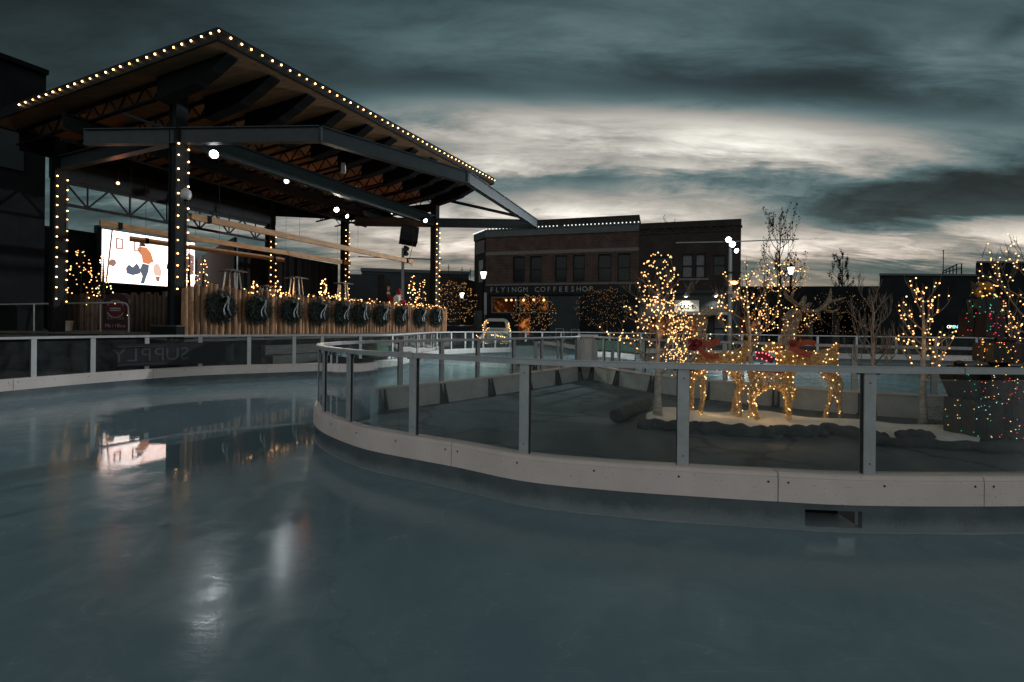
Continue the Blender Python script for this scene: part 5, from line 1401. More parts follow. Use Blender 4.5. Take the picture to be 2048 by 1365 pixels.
# --- left doe
y=7.95; o=.10
body=[(D(1398,720,y),.17),(D(1425,728,y),.165),(D(1452,724,y),.16),(D(1476,722,y),.165)]
legs=[(0,[(D(1402,752,y-o),.075),(D(1406,775,y-o),.05),(D(1405,800,y-o),.042),(D(1401,822,y-o),.04),(D(1400,829,y-o),.052)]),
      (0,[(D(1386,750,y+o),.07),(D(1383,772,y+o),.048),(D(1384,798,y+o),.04),(D(1383,816,y+o),.038),(D(1381,822,y+o),.05)]),
      (3,[(D(1474,750,y-o),.10),(D(1484,770,y-o),.065),(D(1478,795,y-o),.045),(D(1479,825,y-o),.042),(D(1479,840,y-o),.056)]),
      (3,[(D(1466,750,y+o),.09),(D(1479,768,y+o),.06),(D(1473,790,y+o),.042),(D(1467,818,y+o),.04),(D(1466,830,y+o),.052)])]
neck=(0,[(D(1393,690,y),.125),(D(1398,668,y),.105),(D(1403,650,y),.095)])
head=[(D(1406,640,y),.10),(D(1397,636,y-.05),.085),(D(1384,640,y-.12),.055),(D(1375,643,y-.15),.04)]
tail=(3,[(D(1489,700,y),.06),(D(1493,690,y),.045),(D(1491,681,y),.02)])
ears=[[(D(1411,632,y),.03),(D(1424,625,y+.02),.065),(D(1433,623,y+.02),.05),(D(1438,621,y+.02),.02)],[(D(1404,628,y-.08),.025),(D(1412,618,y-.12),.05),(D(1417,612,y-.12),.02)]]
d1=make_deer('golden wire doe with a raised dull neck and red bow, left of the white fawn',(D(1440,838,y)[0],y,.1),body,legs,neck,head,tail,[],ears,1,84,lambda p:p.z<1.25,True)
def arc(pts,n=8): return [Vector(q) for q in catmull([tuple(p) for p in pts],n)]
ribbon(d1,'scarf',arc([D(1392,688,y-.2),D(1404,703,y-.24),D(1420,714,y-.24),D(1438,712,y-.22)]),.042,M['ribbon_red'])
ribbon(d1,'scarf_tail',arc([D(1404,684,y-.2),D(1415,690,y-.2),D(1428,687,y-.2),D(1438,680,y-.22)]),.05,M['ribbon_red'])
mb=MB(); bc=D(1392,688,y-.24)
for ang,L in ((20,.10),(165,.12),(215,.14),(250,.12),(100,.08)):
    d=Vector((math.cos(R(ang)),0,math.sin(R(ang)))); s=d.cross(Vector((0,1,0)))*.045
    q=[bc,bc+d*L*.5+s+Vector((0,-.05,0)),bc+d*L+s*.6,bc+d*L-s*.6,bc+d*L*.5-s+Vector((0,-.04,0))]; mb.prism(q,(0,.03,0))
mb.ball(bc-Vector((0,.05,0)),.04,8); part('bow',mb,M['ribbon_dark'],d1)
# --- buck
y=8.15; o=.11
body=[(D(1578,722,y),.18),(D(1602,724,y),.17),(D(1630,722,y),.165),(D(1655,720,y),.165)]
legs=[(0,[(D(1578,752,y-o),.08),(D(1577,780,y-o),.05),(D(1579,812,y-o),.042),(D(1578,836,y-o),.05)]),
      (0,[(D(1572,752,y+o),.07),(D(1570,780,y+o),.048),(D(1571,806,y+o),.04),(D(1570,828,y+o),.05)]),
      (3,[(D(1655,748,y-o),.10),(D(1668,770,y-o),.062),(D(1661,795,y-o),.045),(D(1653,825,y-o),.042),(D(1649,843,y-o),.058)]),
      (3,[(D(1664,745,y+o),.09),(D(1681,766,y+o),.06),(D(1677,790,y+o),.045),(D(1679,815,y+o),.042),(D(1679,838,y+o),.055)])]
neck=(0,[(D(1574,695,y),.15),(D(1577,668,y),.12),(D(1585,642,y),.105)])
head=[(D(1594,625,y),.11),(D(1586,628,y-.05),.09),(D(1573,636,y-.1),.06),(D(1564,640,y-.13),.045)]
tail=(3,[(D(1669,700,y),.055),(D(1674,692,y),.045),(D(1676,686,y),.03)])
ears=[[(D(1600,616,y),.03),(D(1607,602,y),.05),(D(1611,592,y),.02)],[(D(1603,622,y+.05),.03),(D(1614,614,y+.08),.05),(D(1622,606,y+.08),.02)]]
ant=[[[(D(1604,618,y+.06),.034),(D(1620,624,y+.1),.034),(D(1634,622,y+.12),.034),(D(1646,615,y+.14),.034),(D(1655,604,y+.15),.034),(D(1661,592,y+.15),.03),(D(1661,576,y+.15),.014)],
      (2,[(D(1638,630,y+.12),.026),(D(1640,641,y+.12),.012)]),(3,[(D(1654,623,y+.14),.026),(D(1668,624,y+.14),.024),(D(1679,618,y+.14),.01)]),(4,[(D(1668,602,y+.15),.026),(D(1678,600,y+.15),.022),(D(1690,596,y+.15),.01)])],
     [[(D(1596,612,y-.1),.034),(D(1590,606,y-.22),.034),(D(1580,600,y-.34),.032),(D(1572,592,y-.42),.03),(D(1568,580,y-.46),.014)],(2,[(D(1586,588,y-.34),.02),(D(1588,578,y-.34),.01)])]]
d2=make_deer('golden wire buck with tall antlers and red scarf, rear at the right',(D(1640,838,y)[0],y,.1),body,legs,neck,head,tail,ant,ears,2,92,lambda p:p.z<1.3,True)
ribbon(d2,'scarf_tail',arc([D(1588,697,y-.17),D(1600,689,y-.2),D(1616,685,y-.2),D(1631,688,y-.18)]),.044,M['ribbon_red'])
ribbon(d2,'scarf',arc([D(1580,694,y-.19),D(1594,702,y-.22),D(1606,706,y-.22),D(1622,712,y-.2)]),.045,M['ribbon_red'])
mb=MB(); mb.ball(D(1585,687,y-.2),.06,8); part('knot',mb,M['ribbon_dark'],d2)
# --- fawn, standing in front, head turned back to the left
y=7.55; o=.09
body=[(D(1511,764,y),.15),(D(1530,760,y),.155),(D(1552,758,y),.155),(D(1573,762,y),.15)]
legs=[(0,[(D(1509,782,y-o),.075),(D(1501,797,y-o),.055),(D(1507,815,y-o),.045),(D(1514,834,y-o),.042),(D(1516,841,y-o),.056)]),
      (0,[(D(1513,782,y+o),.07),(D(1505,795,y+o),.05),(D(1503,815,y+o),.042),(D(1501,830,y+o),.04),(D(1500,835,y+o),.05)]),
      (3,[(D(1574,786,y-o),.07),(D(1575,805,y-o),.048),(D(1576,825,y-o),.042),(D(1578,842,y-o),.055)]),
      (3,[(D(1582,778,y+o),.06),(D(1592,785,y+o),.05),(D(1586,796,y+o),.042),(D(1580,806,y+o),.035)])]
neck=(3,[(D(1571,735,y),.115),(D(1565,712,y),.095),(D(1560,702,y),.085)])
head=[(D(1560,700,y),.095),(D(1549,694,y-.04),.085),(D(1538,696,y-.08),.055),(D(1526,698,y-.11),.035)]
tail=(0,[(D(1501,746,y),.045),(D(1497,738,y),.035),(D(1496,733,y),.015)])
ears=[[(D(1564,692,y),.025),(D(1570,684,y+.03),.045),(D(1575,678,y+.03),.015)],[(D(1560,690,y-.06),.025),(D(1563,681,y-.09),.045),(D(1566,675,y-.09),.015)]]
d3=make_deer('bright white lit wire fawn looking back, in front of the antlered buck',(D(1545,840,y)[0],y,.1),body,legs,neck,head,tail,[],ears,3,100,None,False)
ribbon(d3,'scarf_tail',arc([D(1547,722,y-.12),D(1536,716,y-.14),D(1525,710,y-.15),D(1513,711,y-.15)]),.05,M['ribbon_dark'])
ribbon(d3,'scarf',arc([D(1577,737,y-.12),D(1560,741,y-.17),D(1540,740,y-.17),D(1512,739,y-.15)]),.042,M['ribbon_red'])
mb=MB()
for q in [D(u,v,y-.19) for u,v in ((1512,705),(1518,706),(1525,706),(1532,708),(1538,711),(1543,715),(1514,717),(1524,718),(1533,722),(1541,734),(1551,736),(1560,735),(1570,737),(1578,736),(1582,741),(1547,742))]: mb.ball(q,.0115,5)
part('red_bulbs',mb,emit('pink_bulb',(1,.12,.16),3,False),d3,kind='stuff')
# --- felt, logs
ff=MB(); rr=random.Random(8)
edge_f=[(1288,832),(1330,838),(1385,842),(1440,846),(1490,848),(1540,851),(1590,856),(1640,850),(1690,856),(1740,862),(1800,862),(1860,874),(1960,880)]
edge_b=[(1322,814),(1350,816),(1395,822),(1440,824),(1490,826),(1540,828),(1590,830),(1640,833),(1690,838),(1740,842),(1800,848),(1860,852),(1960,860)]
rows=[]
nr=7
for i in range(len(edge_f)):
    a=G(*edge_f[i],.13); b=G(*edge_b[i],.10); row=[]
    for k in range(nr+1):
        f=k/nr; p=a.lerp(b,f); p.z=.10+.035*math.sin(i*1.7+k*.9)+.02*math.sin(k*2.3+i)+rr.gauss(0,.008)-(.0 if k else .05); row.append(p)
    rows.append(row)
vs=[p for r_ in rows for p in r_]; fs=[]
for i in range(len(rows)-1):
    for k in range(nr): fs.append((i*(nr+1)+k,(i+1)*(nr+1)+k,(i+1)*(nr+1)+k+1,i*(nr+1)+k+1))
vs2=[Vector((p.x,p.y,.02)) for p in vs]; ff.add(vs,fs)
o=solo('snow_blanket',ff,M['fabric_white'],'rumpled white felt laid as snow under the wire deer','felt',loc=G(1540,840,.05),smooth=True)
mo=o.modifiers.new('s','SUBSURF'); mo.levels=2; mo.render_levels=2
mo=o.modifiers.new('t','SOLIDIFY'); mo.thickness=.012
def logp(label,p,q,r,seed):
    p=Vector(p);q=Vector(q); rr=random.Random(seed); n=10; pts=[];rad=[]
    for i in range(n+1):
        f=i/n; pts.append(p.lerp(q,f)+Vector((0,rr.gauss(0,.008),rr.gauss(0,.010)))); rad.append(r*(1+rr.gauss(0,.06)))
    t=thing('log',label,'log',(p+q)/2-Vector((0,0,r)),'dark logs edging the deer display'); mb=MB(); pts=[pts[0].lerp(pts[-1],k/40)+Vector((0,0,.012*math.sin(k*.5+seed))) for k in range(41)]; mb.tube(pts,[r*(1+.10*mnoise.noise(Vector((k*.35,seed*3.1,0)))) for k in range(41)],22,0,False)
    for k in range(len(mb.v)):
        v=Vector(mb.v[k]); ax_=pts[k//22]; dv=v-ax_; mb.v[k]=tuple(ax_+dv*(1+.17*mnoise.noise(v*9)+.10*mnoise.noise(Vector((v.x*6,v.y*40,v.z*40)))))
    o=part('bark',mb,M['bark_log'],t)
    mb=MB()
    for c,d in ((pts[0],pts[0]-pts[1]),(pts[-1],pts[-1]-pts[-2])): 
        d=d.normalized(); ax=d.to_track_quat('Z','Y').to_matrix(); mb.lathe([(r*.98,-.01),(r*.9,.012)],c,14,0,ax)
    part('cut_end',mb,M['bark_log'],t); return t
def GL(u,v,r): q=G(u,v,.012); q.z=.012+r; return q
logp('short stubby dark log lying at the left end of the deer display',GL(1233,850,.095)+Vector((0,.05,0)),GL(1300,822,.09)+Vector((0,.2,0)),.10,1)
logp('long dark log in front of the felt, below the near lit birch',GL(1278,857,.07),GL(1400,866,.07),.075,2)
logp('dark log with a raised left end, below the doe and fawn',GL(1400,868,.08),GL(1545,876,.08),.085,3)
logp('dark log in front of the felt, below the fawn and buck',GL(1540,874,.075),GL(1650,874,.075),.075,4)
logp('dark log slanting across the felt corner behind the near right post',GL(1645,866,.08),GL(1775,890,.07),.085,5)
logp('thick short dark log at the foot of the right lit birch',GL(1800,884,.08),GL(1862,886,.08),.085,6)
logp('long low dark log at the right end of the display, before the gift pile',GL(1740,890,.055),GL(2040,908,.055),.06,7)
# --- birches
def birch(label,u,v,y,vt,seed,tr,nb,maxl,nlights,lab2,group,width=.40,spread=.45,upb=.3,start=.28,lean=(0,0),maxind=100,rb=.0155):
    base=P(u,v,y); top=P(u,vt,y); h=(top.z-base.z)/.97
    root,out,pts=bare_tree('birch_tree',label,tuple(base),h,seed,tr,nb,maxl,spread,upb,group,start,'birch','twig',width,0,1.0,lean)
    if nlights:
        rr=random.Random(seed); sl=thing('string_lights',lab2,'string lights',tuple(base+Vector((0,0,h*.5))),'warm strings on the birches')
        pp=light_pts(out,nlights,rr,.016)
        if seed==101: pp=[p for p in pp if p.z<base.z+h*.80]+drapes((base.x,base.y,base.z+h*.93),.27,.44,5,24,rr,.12)
        me=bulb_mesh('bulb',rb,M['bulb_tree'],6); bulbs(sl,pp,me,rb*.92,M['bulb_tree'],maxind)
        l=bpy.data.lights.new('string_glow','POINT'); l.energy=1.3; l.color=(1,.68,.36); l.shadow_soft_size=.3
        o=bpy.data.objects.new('string_glow',l); COL.objects.link(o); o.location=base+Vector((0,-.25,h*.55))
    return root
birch('tall pale birch covered in warm lights, nearest the short stubby log',1315,832,7.85,548,101,.062,19,3,290,'warm white lights all over the tall pale birch by the stubby log','pale birches on the display',.38,.5,.2,.30,(0,0),100,.0125)
birch('small bushy birch with white lights, between the tall birch and the doe',1366,826,8.6,640,102,.05,14,3,210,'white lights on the small bushy birch left of the doe','pale birches on the display',.44,.45,.35,.28,(0,0),100,.0105)
birch('pale birch with warm lights rising behind the doe and the fawn',1509,828,8.7,548,103,.06,17,3,170,'warm lights on the birch rising behind the doe and fawn','pale birches on the display',.40,.45,.35,.36,(-.16,0),100,.0125)
birch('bare unlit birch with slender grey branches, right of the buck',1746,840,8.2,572,104,.055,16,3,0,'','pale birches on the display',.36,.42,.35,.34,(-.02,0))
birch('birch with sparse warm lights between the unlit birch and the gift pile',1846,855,7.45,560,105,.055,15,2,120,'sparse warm lights on the birch beside the gift pile','pale birches on the display',.36,.38,.5,.34,(0,0),100,.0115)
birch('birch dense with white lights at the right edge, behind the gift pile',2062,850,7.9,500,106,.06,20,3,260,'dense white lights on the birch at the right edge','pale birches on the display',.46,.45,.3,.22,(0,0),100,.0110)
# --- pile of unlit looking gift boxes with coloured lights
gy=6.85
def gift(label,u,v,size,rot,mat,rib,seed,cols,nb,group='gift boxes of the stacked display'):
    c=P(u,v,gy); M3=Matrix.Rotation(R(rot[1]),3,'Y')@Matrix.Rotation(R(rot[0]),3,'Z'); rr=random.Random(seed)
    size=tuple(q*.84 for q in size); t=thing('gift_box',label,'gift box',c-Vector((0,0,size[2]/2)),group)
    mb=MB(); mb.box(c,size,M3); part('box',mb,mat,t)
    mb=MB(); s=size
    mb.box(c,(s[0]*.16,s[1]+.012,s[2]+.012),M3); mb.box(c,(s[0]+.014,s[1]*.16,s[2]+.014),M3); part('ribbon',mb,rib,t)
    mb=MB()
    for sx in (-1,1):
        e=c+M3@Vector((sx*.07,0,s[2]/2+.05)); mb.ball(e,.075,8,0,(1.1,.6,.6))
    part('bow',mb,rib,t)
    for ci,(key,frac) in enumerate(cols):
        mb=MB()
        for k in range(int(nb*frac)):
            f=rr.choice((0,0,0,1,2)); x,yv,z=rr.uniform(-.5,.5),rr.uniform(-.5,.5),rr.uniform(-.5,.5)
            q=Vector((x*s[0],-.5*s[1]-.012,z*s[2])) if f==0 else (Vector((x*s[0],yv*s[1],.5*s[2]+.012)) if f==1 else Vector((-.5*s[0]-.012,yv*s[1],z*s[2])))
            mb.ball(c+M3@q,.0055,5)
        if mb.v: part({'bulb_red':'red_bulbs','bulb_green':'green_bulbs','bulb_gold':'gold_bulbs','bulb_cool':'white_bulbs'}[key],mb,M[key],t,kind='stuff')
    return t
gm=surf('green_gift_mesh',(.006,.013,.010),.5,0,.4,30,.2,80); rm=surf('red_gift_mesh',(.016,.004,.005),.5,0,.4,30,.2,80); bm_=surf('brown_gift_mesh',(.011,.008,.006),.5,0,.4,30,.2,80); gd=surf('gold_ribbon',(.30,.16,.04),.4,.3,.3,40,.2,80); sr=surf('silver_mesh',(.022,.024,.024),.4,.3,.3,40,.2,80); dr=surf('plum_ribbon',(.05,.02,.025),.5)
gift('lowest dark green gift box with white green lights, left foot of the gift pile',1945,835,(.52,.5,.62),(8,0),gm,sr,1,[('bulb_cool',.3),('bulb_green',.35),('bulb_gold',.35)],34)
gift('lowest brown red gift box with red lights, right foot of the gift pile',2036,835,(.56,.5,.62),(-6,0),rm,gm,2,[('bulb_red',.5),('bulb_cool',.2),('bulb_gold',.15),('bulb_green',.15)],40)
gift('wide brown gift box with gold and red lights in the middle of the gift pile',1996,762,(.90,.6,.46),(4,0),bm_,gm,3,[('bulb_gold',.5),('bulb_red',.3),('bulb_cool',.2)],60)
gift('dark green tilted gift box hanging out at the left of the gift pile',1924,764,(.26,.42,.46),(10,-24),gm,sr,4,[('bulb_green',.8),('bulb_red',.2)],10)
gift('dark plum gift box with gold lights on the middle of the gift pile',2010,706,(.62,.5,.30),(-12,0),gm,dr,5,[('bulb_gold',.8),('bulb_red',.2)],34)
gift('red gift box with red and green lights, upper part of the gift pile',1962,652,(.40,.4,.36),(14,3),rm,sr,6,[('bulb_red',.75),('bulb_green',.25)],30)
gift('small dark green gift box with a silver band near the top of the gift pile',1967,612,(.30,.3,.24),(-18,-8),gm,sr,7,[('bulb_green',.9),('bulb_cool',.1)],16)
c=P(1967,582,gy); t=thing('gift_bow','large glowing gold bow topping the gift pile','bow',c,None); mb=MB()
for ang in (10,60,120,170,215,320):
    d=Vector((math.cos(R(ang)),0,math.sin(R(ang)))); mb.ball(c+d*.085,.07,8,0,(1,.6,.8))
part('loops',mb,gd,t); mb=MB(); mb.prism([c+Vector((-.02,-.03,.02)),c+Vector((-.2,-.03,.13)),c+Vector((-.16,-.03,.02))],(0,.02,0)); mb.ball(c+Vector((-.02,0,.15)),.045,8); part('bow_tail',mb,sr,t)
rr=random.Random(4); mb=MB()
for k in range(14): mb.ball(c+Vector((rr.uniform(-.14,.14),-.08,rr.uniform(-.1,.1))),.010,5)
part('gold_bulbs',mb,M['bulb_gold'],t,kind='stuff')
def conifer(label,c,h,r,seed,lights=None,nl=0,rb=.018,group='christmas trees on the stage',dens=1.0,mat='needle',lab2=None,orn=0,start=.04):
    rr=random.Random(seed); t=thing('christmas_tree',label,'christmas tree',tuple(c),group); c=Vector(c)
    mb=MB(); mb.tube([c,c+up*h*.95],[.03+.02*h,.008],7); part('trunk',mb,M['bark_dark'],t)
    mb=MB(); tiers=int(9+h*6); LP=[]
    for k in range(tiers):
        f=start+(1-start)*k/tiers; L=r*(1-f)**.9+.03; z=h*f; nbn=max(5,int(15*(1-f)*dens+5)); a0=rr.uniform(0,6.3)
        for j in range(nbn):
            an=a0+j*2*math.pi/nbn+rr.gauss(0,.12); LL=L*rr.uniform(.72,1.12); tip=c+Vector((math.cos(an)*LL,math.sin(an)*LL,z-LL*.10+rr.gauss(0,.03))); st_=c+up*(z+LL*.12)
            if rr.random()<.95: LP.append(st_.lerp(tip,rr.uniform(.75,1.0))+Vector((0,0,.01)))
            m=max(4,int(LL*22))
            for q in range(m):
                fq=(q+1)/m; p=st_.lerp(tip,fq)
                for sd in (-1,0,1):
                    d=Vector((math.cos(an+sd*.9),math.sin(an+sd*.9),rr.uniform(-.3,.35))).normalized(); l_=rr.uniform(.05,.10)*(1.1-.4*fq); s=d.cross(up).normalized()*.011
                    mb.add([p-s,p+s,p+d*l_],[(0,1,2)])
    part('crown',mb,M[mat],t)
    if nl:
        tr=thing('string_lights',lab2,'string lights',tuple(c+up*h*.5),'strings on the stage trees'); rr.shuffle(LP)
        pp=[p+ (p-Vector((c.x,c.y,p.z))).normalized()*.02 for p in LP[:nl]]
        bulbs(tr,pp,bulb_mesh('bulb',rb,lights,6),rb,lights,60)
    if orn:
        mb_=None
        for k in range(orn):
            p=LP[-1-k*3]; mb=MB(); mb.ball(p+(p-Vector((c.x,c.y,p.z))).normalized()*.03,.06,10); part('ornament',mb,M['gold_orn'],t,smooth=True)
    return t
M['gold_orn']=surf('gold_bauble',(.75,.45,.12),.25,.6,.1,5,0)
M['needle_lit']=surf('lit_tone_needles',(.10,.085,.05),.7,0,.4,12,0)  # needle colour paled and warmed to paint in the string light
yy=19.4; c=P(160,590,yy); 
conifer('big dark fir with scattered lights in the log planter at left',(c.x,c.y,P(160,592,yy).z),P(160,495,yy).z-c.z,.85,21,M['bulb_tree'],70,.022,lab2='scattered lights on the big fir in the log planter')
c=P(206,590,19.0); conifer('narrow fir with amber lights beside the screen edge, behind the mailbox board',(c.x,c.y,P(206,600,19.0).z),1.7,.36,22,M['bulb'],26,.021,lab2='amber lights on the narrow fir behind the mailbox board')
c=P(378,590,19.5); conifer('dark fir with lights behind the near lit column',(c.x,c.y,DK),P(378,480,19.5).z-DK,.58,23,M['bulb_tree'],56,.022,lab2='lights on the fir behind the near lit column')
c=P(406,590,20.5); conifer('slim pale fir right of the near lit column, catching pink screen light',(c.x,c.y,DK),P(406,508,20.5).z-DK,.46,24,M['bulb'],60,.019,mat='needle_lit',lab2='amber lights on the slim pale fir right of the near column')
cl=[(510,557,17.0,.20,'small cone tree glowing amber between the second and third heaters'),(554,558,17.6,.32,'squat amber lit cone tree with a gold bauble, left of the third wreath'),(648,556,18.6,.34,'amber lit cone tree with gold baubles above the fourth wreath'),(677,583,19.0,.16,'tiny amber lit cone tree at the foot of the rear column heater'),(824,549,22.2,.36,'amber lit cone tree with a pink top, right of the waving figure')]
for i,(u,v,y,r,lab) in enumerate(cl):
    c=P(u,610,y); h=P(u,v,y).z-DK
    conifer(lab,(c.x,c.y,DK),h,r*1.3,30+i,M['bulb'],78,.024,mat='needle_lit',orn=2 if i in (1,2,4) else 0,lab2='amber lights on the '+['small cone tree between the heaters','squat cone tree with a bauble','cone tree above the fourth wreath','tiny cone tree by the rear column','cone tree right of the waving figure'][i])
for (u,v,y) in [(q[0],q[1]+22,q[2]) for q in cl]:
    q=P(u,v,y-.45); l=bpy.data.lights.new('string_glow','POINT'); l.energy=5; l.color=(1,.50,.18); l.shadow_soft_size=.2
    o=bpy.data.objects.new('string_glow',l); COL.objects.link(o); o.location=q
c=P(845,610,23.0); conifer('full green fir with white lights just left of the right end column',(c.x,c.y,DK),P(846,556,23).z-DK,.62,41,M['bulb_tree'],72,.024,lab2='white lights on the full fir left of the right end column')
c=P(712,610,20.6); conifer('low dark bush like fir with warm lights beside the rear lit column',(c.x,c.y,DK),1.25,.45,42,M['bulb_tree'],40,.022,lab2='warm lights on the low fir beside the rear lit column')
# dark fir filling the heart of the gift pile
c=P(1992,872,7.25); ct=conifer('dark bushy fir standing behind the stacked gift boxes at the right',(c.x,c.y,.02),1.98,.80,77,None,0,.01,None,1.25,'needle_dark')
rr=random.Random(12)
for key,nm,n,colr in (('bulb_red','red',34,'red lights on the dark fir behind the gift boxes'),('bulb_gold','warm',58,'warm gold lights on the dark fir behind the gift boxes')):
    pp=[]
    while len(pp)<n:
        f=rr.random()**1.3; an=rr.uniform(math.pi,2*math.pi); r_=(.80*(1-f)**.9+.04)*rr.uniform(.85,1.03); pp.append(Vector((c.x+r_*math.cos(an),c.y+r_*math.sin(an),.08+1.9*f)))
    sl=thing('string_lights',colr,'string lights',(c.x,c.y,1.0),'coloured strings on the dark fir'); bulbs(sl,pp,bulb_mesh('bulb',.0075,M[key],5),.007,M[key])
# waving figure in red
y=20.9; c=P(797,610,y); root=thing('person','person in a red coat and cap with long white beard, waving one raised arm','person',(c.x,c.y,DK))
def S(dx,dy,z): return Vector((c.x+dx,c.y+dy,DK+z))
V=[S(0,0,.75),S(0,0,1.0),S(0,0,1.22),S(.01,-.02,1.38),S(.02,-.04,1.52),S(.02,-.05,1.62)]; E=[(0,1),(1,2),(2,3),(3,4),(4,5)]; Rr=[.22,.25,.21,.09,.115,.10]
def ch(pts,rad,link): chain(pts,rad,V,E,Rr,link)
ch([S(-.22,-.02,1.30),S(-.36,-.08,1.42),S(-.40,-.10,1.66),S(-.41,-.1,1.76)],[.095,.08,.06,.05],2)
ch([S(.24,-.04,1.26),S(.33,-.12,1.05),S(.22,-.24,.95)],[.095,.075,.05],2)
ch([S(-.11,0,.55),S(-.12,0,.28),S(-.12,-.02,.06),S(-.12,-.12,.04)],[.12,.09,.075,.06],0); ch([S(.11,0,.55),S(.12,0,.28),S(.12,-.02,.06),S(.12,-.12,.04)],[.12,.09,.075,.06],0)
me=skin_mesh(V,E,Rr,1,1); mesh_part('body',me,M['skin'],root)
V=[S(0,0,.60),S(0,0,.78),S(0,0,1.0),S(0,0,1.24)]; E=[(0,1),(1,2),(2,3)]; Rr=[.26,.26,.285,.24]
ch([S(-.22,-.02,1.31),S(-.36,-.08,1.42),S(-.395,-.10,1.60)],[.115,.10,.085],3); ch([S(.24,-.04,1.26),S(.33,-.12,1.05),S(.26,-.2,.98)],[.115,.095,.08],3)
me=skin_mesh(V,E,Rr,1,1); mesh_part('coat',me,M['red_cloth'],root)
mb=MB(); mb.ball(S(-.40,-.10,1.63),.085,8,0,(1,1,.6)); mb.ball(S(.25,-.21,.97),.08,8,0,(1,1,.7)); mb.ball(S(0,-.02,.62),.28,10,0,(1,1,.25)); mb.ball(S(.0,-.24,.95),.07,8,0,(.8,.5,3.2)); part('fur_trim',mb,M['white_fur'],root,smooth=True)
mb=MB(); mb.ball(S(-.04,-.16,1.34),.15,10,0,(1,.6,1.5)); mb.ball(S(-.02,-.14,1.50),.10,8,0,(1.1,.5,.5)); part('beard',mb,M['white_fur'],root,smooth=True)
mb=MB(); mb.lathe([(.125,1.60),(.12,1.68),(.07,1.78),(.02,1.84)],S(.02,-.03,0),10); part('cap',mb,M['red_cloth'],root,smooth=True)
mb=MB()
hc=S(-.41,-.10,1.80); mb.box(hc,(.085,.035,.10))
for k,(dx,L) in enumerate(((-.036,.065),(-.013,.08),(.011,.076),(.034,.055))): mb.tube([hc+Vector((dx,0,.04)),hc+Vector((dx*1.3,-.004,.04+L*.6)),hc+Vector((dx*1.4,-.02,.04+L))],[.011,.010,.008],6)
mb.tube([hc+Vector((.04,0,-.03)),hc+Vector((.075,-.01,.01)),hc+Vector((.085,-.02,.045))],[.014,.012,.009],6); part('hand',mb,M['skin'],root,smooth=True)
# planter of logs at the left, sign board, barrier, bucket
c=P(162,640,19.4); z0=DK; pl=thing('log_planter','square planter of upright logs holding the big fir at left','planter',(c.x,c.y,z0)); zt=P(160,590,19.4).z
for side,(ax,ay) in enumerate(((1,0),(0,1))):
    for s in (-1,1):
        for k in range(7):
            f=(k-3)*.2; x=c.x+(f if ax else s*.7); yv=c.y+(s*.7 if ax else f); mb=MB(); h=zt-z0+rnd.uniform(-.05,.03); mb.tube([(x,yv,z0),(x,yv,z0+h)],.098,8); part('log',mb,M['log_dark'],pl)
mb=MB(); mb.box((c.x,c.y,zt-.12),(1.3,1.3,.05)); part('soil',mb,M['bark_log'],pl)
yb=17.2; a=P(206,667,yb); w=P(257,640,yb).x-a.x; sb=thing('mailbox_board','dark standing board with a red round emblem and the words Santas MailBox','sign board',(a.x+w/2,yb,DK))
zc=DK+.02; ztop=P(232,586,yb).z
poly=[]; cx_=a.x+w/2; rz=w/2*.95
for k in range(13): an=math.pi*k/12; poly.append((cx_+math.cos(an)*w/2,yb,ztop-rz*.8+math.sin(an)*rz*.8))
poly=[(a.x+w,yb,zc)]+poly+[(a.x,yb,zc)]
mb=MB(); mb.prism(poly,(0,.3,0)); part('board',mb,surf('dark_board',(.035,.012,.014),.6),sb)
ec=Vector((cx_,yb-.008,P(230,622,yb).z+.06)); ax=Vector((0,-1,0)).to_track_quat('Z','Y').to_matrix()
mb=MB(); mb.lathe([(w*.40,0),(w*.40,.012)],ec,28,0,ax); part('emblem',mb,surf('emblem_red',(.13,.012,.018),.5),sb)
mb=MB()
for (a0,a1) in ((25,155),(205,335)):
    pts=[ec+Vector((math.cos(R(x))*w*.34,-.016,math.sin(R(x))*w*.34)) for x in range(a0,a1,8)]; mb.tube(pts,.02,5)
mb.box(ec+Vector((0,-.018,.02)),(w*.42,.008,.05)); mb.box(ec+Vector((0,-.018,-.05)),(w*.42,.008,.04)); part('emblem_marks',mb,M['letters'],sb)
lt=surf('faded_lettering',(.42,.36,.33),.6)
for i,(wd,v) in enumerate((('Santas',636),('MailBox',652))):
    for k,chh in enumerate(wd): text_part('letter',chh,.17,lt,sb,(cx_+(k-(len(wd)-1)/2)*w*.115,yb-.008,P(232,v,yb).z),(1,0,0),up,.003)
yb=16.2; br=thing('guard_rail','thin steel guard rail with rounded corner along the stage ramp at left','railing',(P(150,667,yb).x,yb,DK))
def gp_(u,v): return P(u,v,yb)
mb=MB(); e=[gp_(-60,611),gp_(0,609.5),gp_(245,605.5),gp_(253,608),gp_(257,615),gp_(258,640),gp_(258,668)]
mb.tube(e,.026,8); part('top_rail',mb,M['alu'],br)
for u in (68,116,201):
    mb=MB(); mb.tube([gp_(u,609),gp_(u,670)],.02,6); part('upright',mb,M['alu'],br)
mb=MB(); mb.tube([gp_(-60,672),gp_(258,667)],.014,6); part('bottom_rail',mb,M['alu'],br)
gl=thing('string_lights','few stray warm bulbs hung on the steel guard rail','string lights',gp_(230,610)); bulbs(gl,[gp_(173,610),gp_(230,608),gp_(255,631)],bulb_mesh('bulb',.014,M['bulb_tree'],6),.014,M['bulb_tree'])
mb=MB(); mb.tube([gp_(173,608),gp_(230,606),gp_(255,630)],.005,4); part('cable',mb,M['cable'],gl)
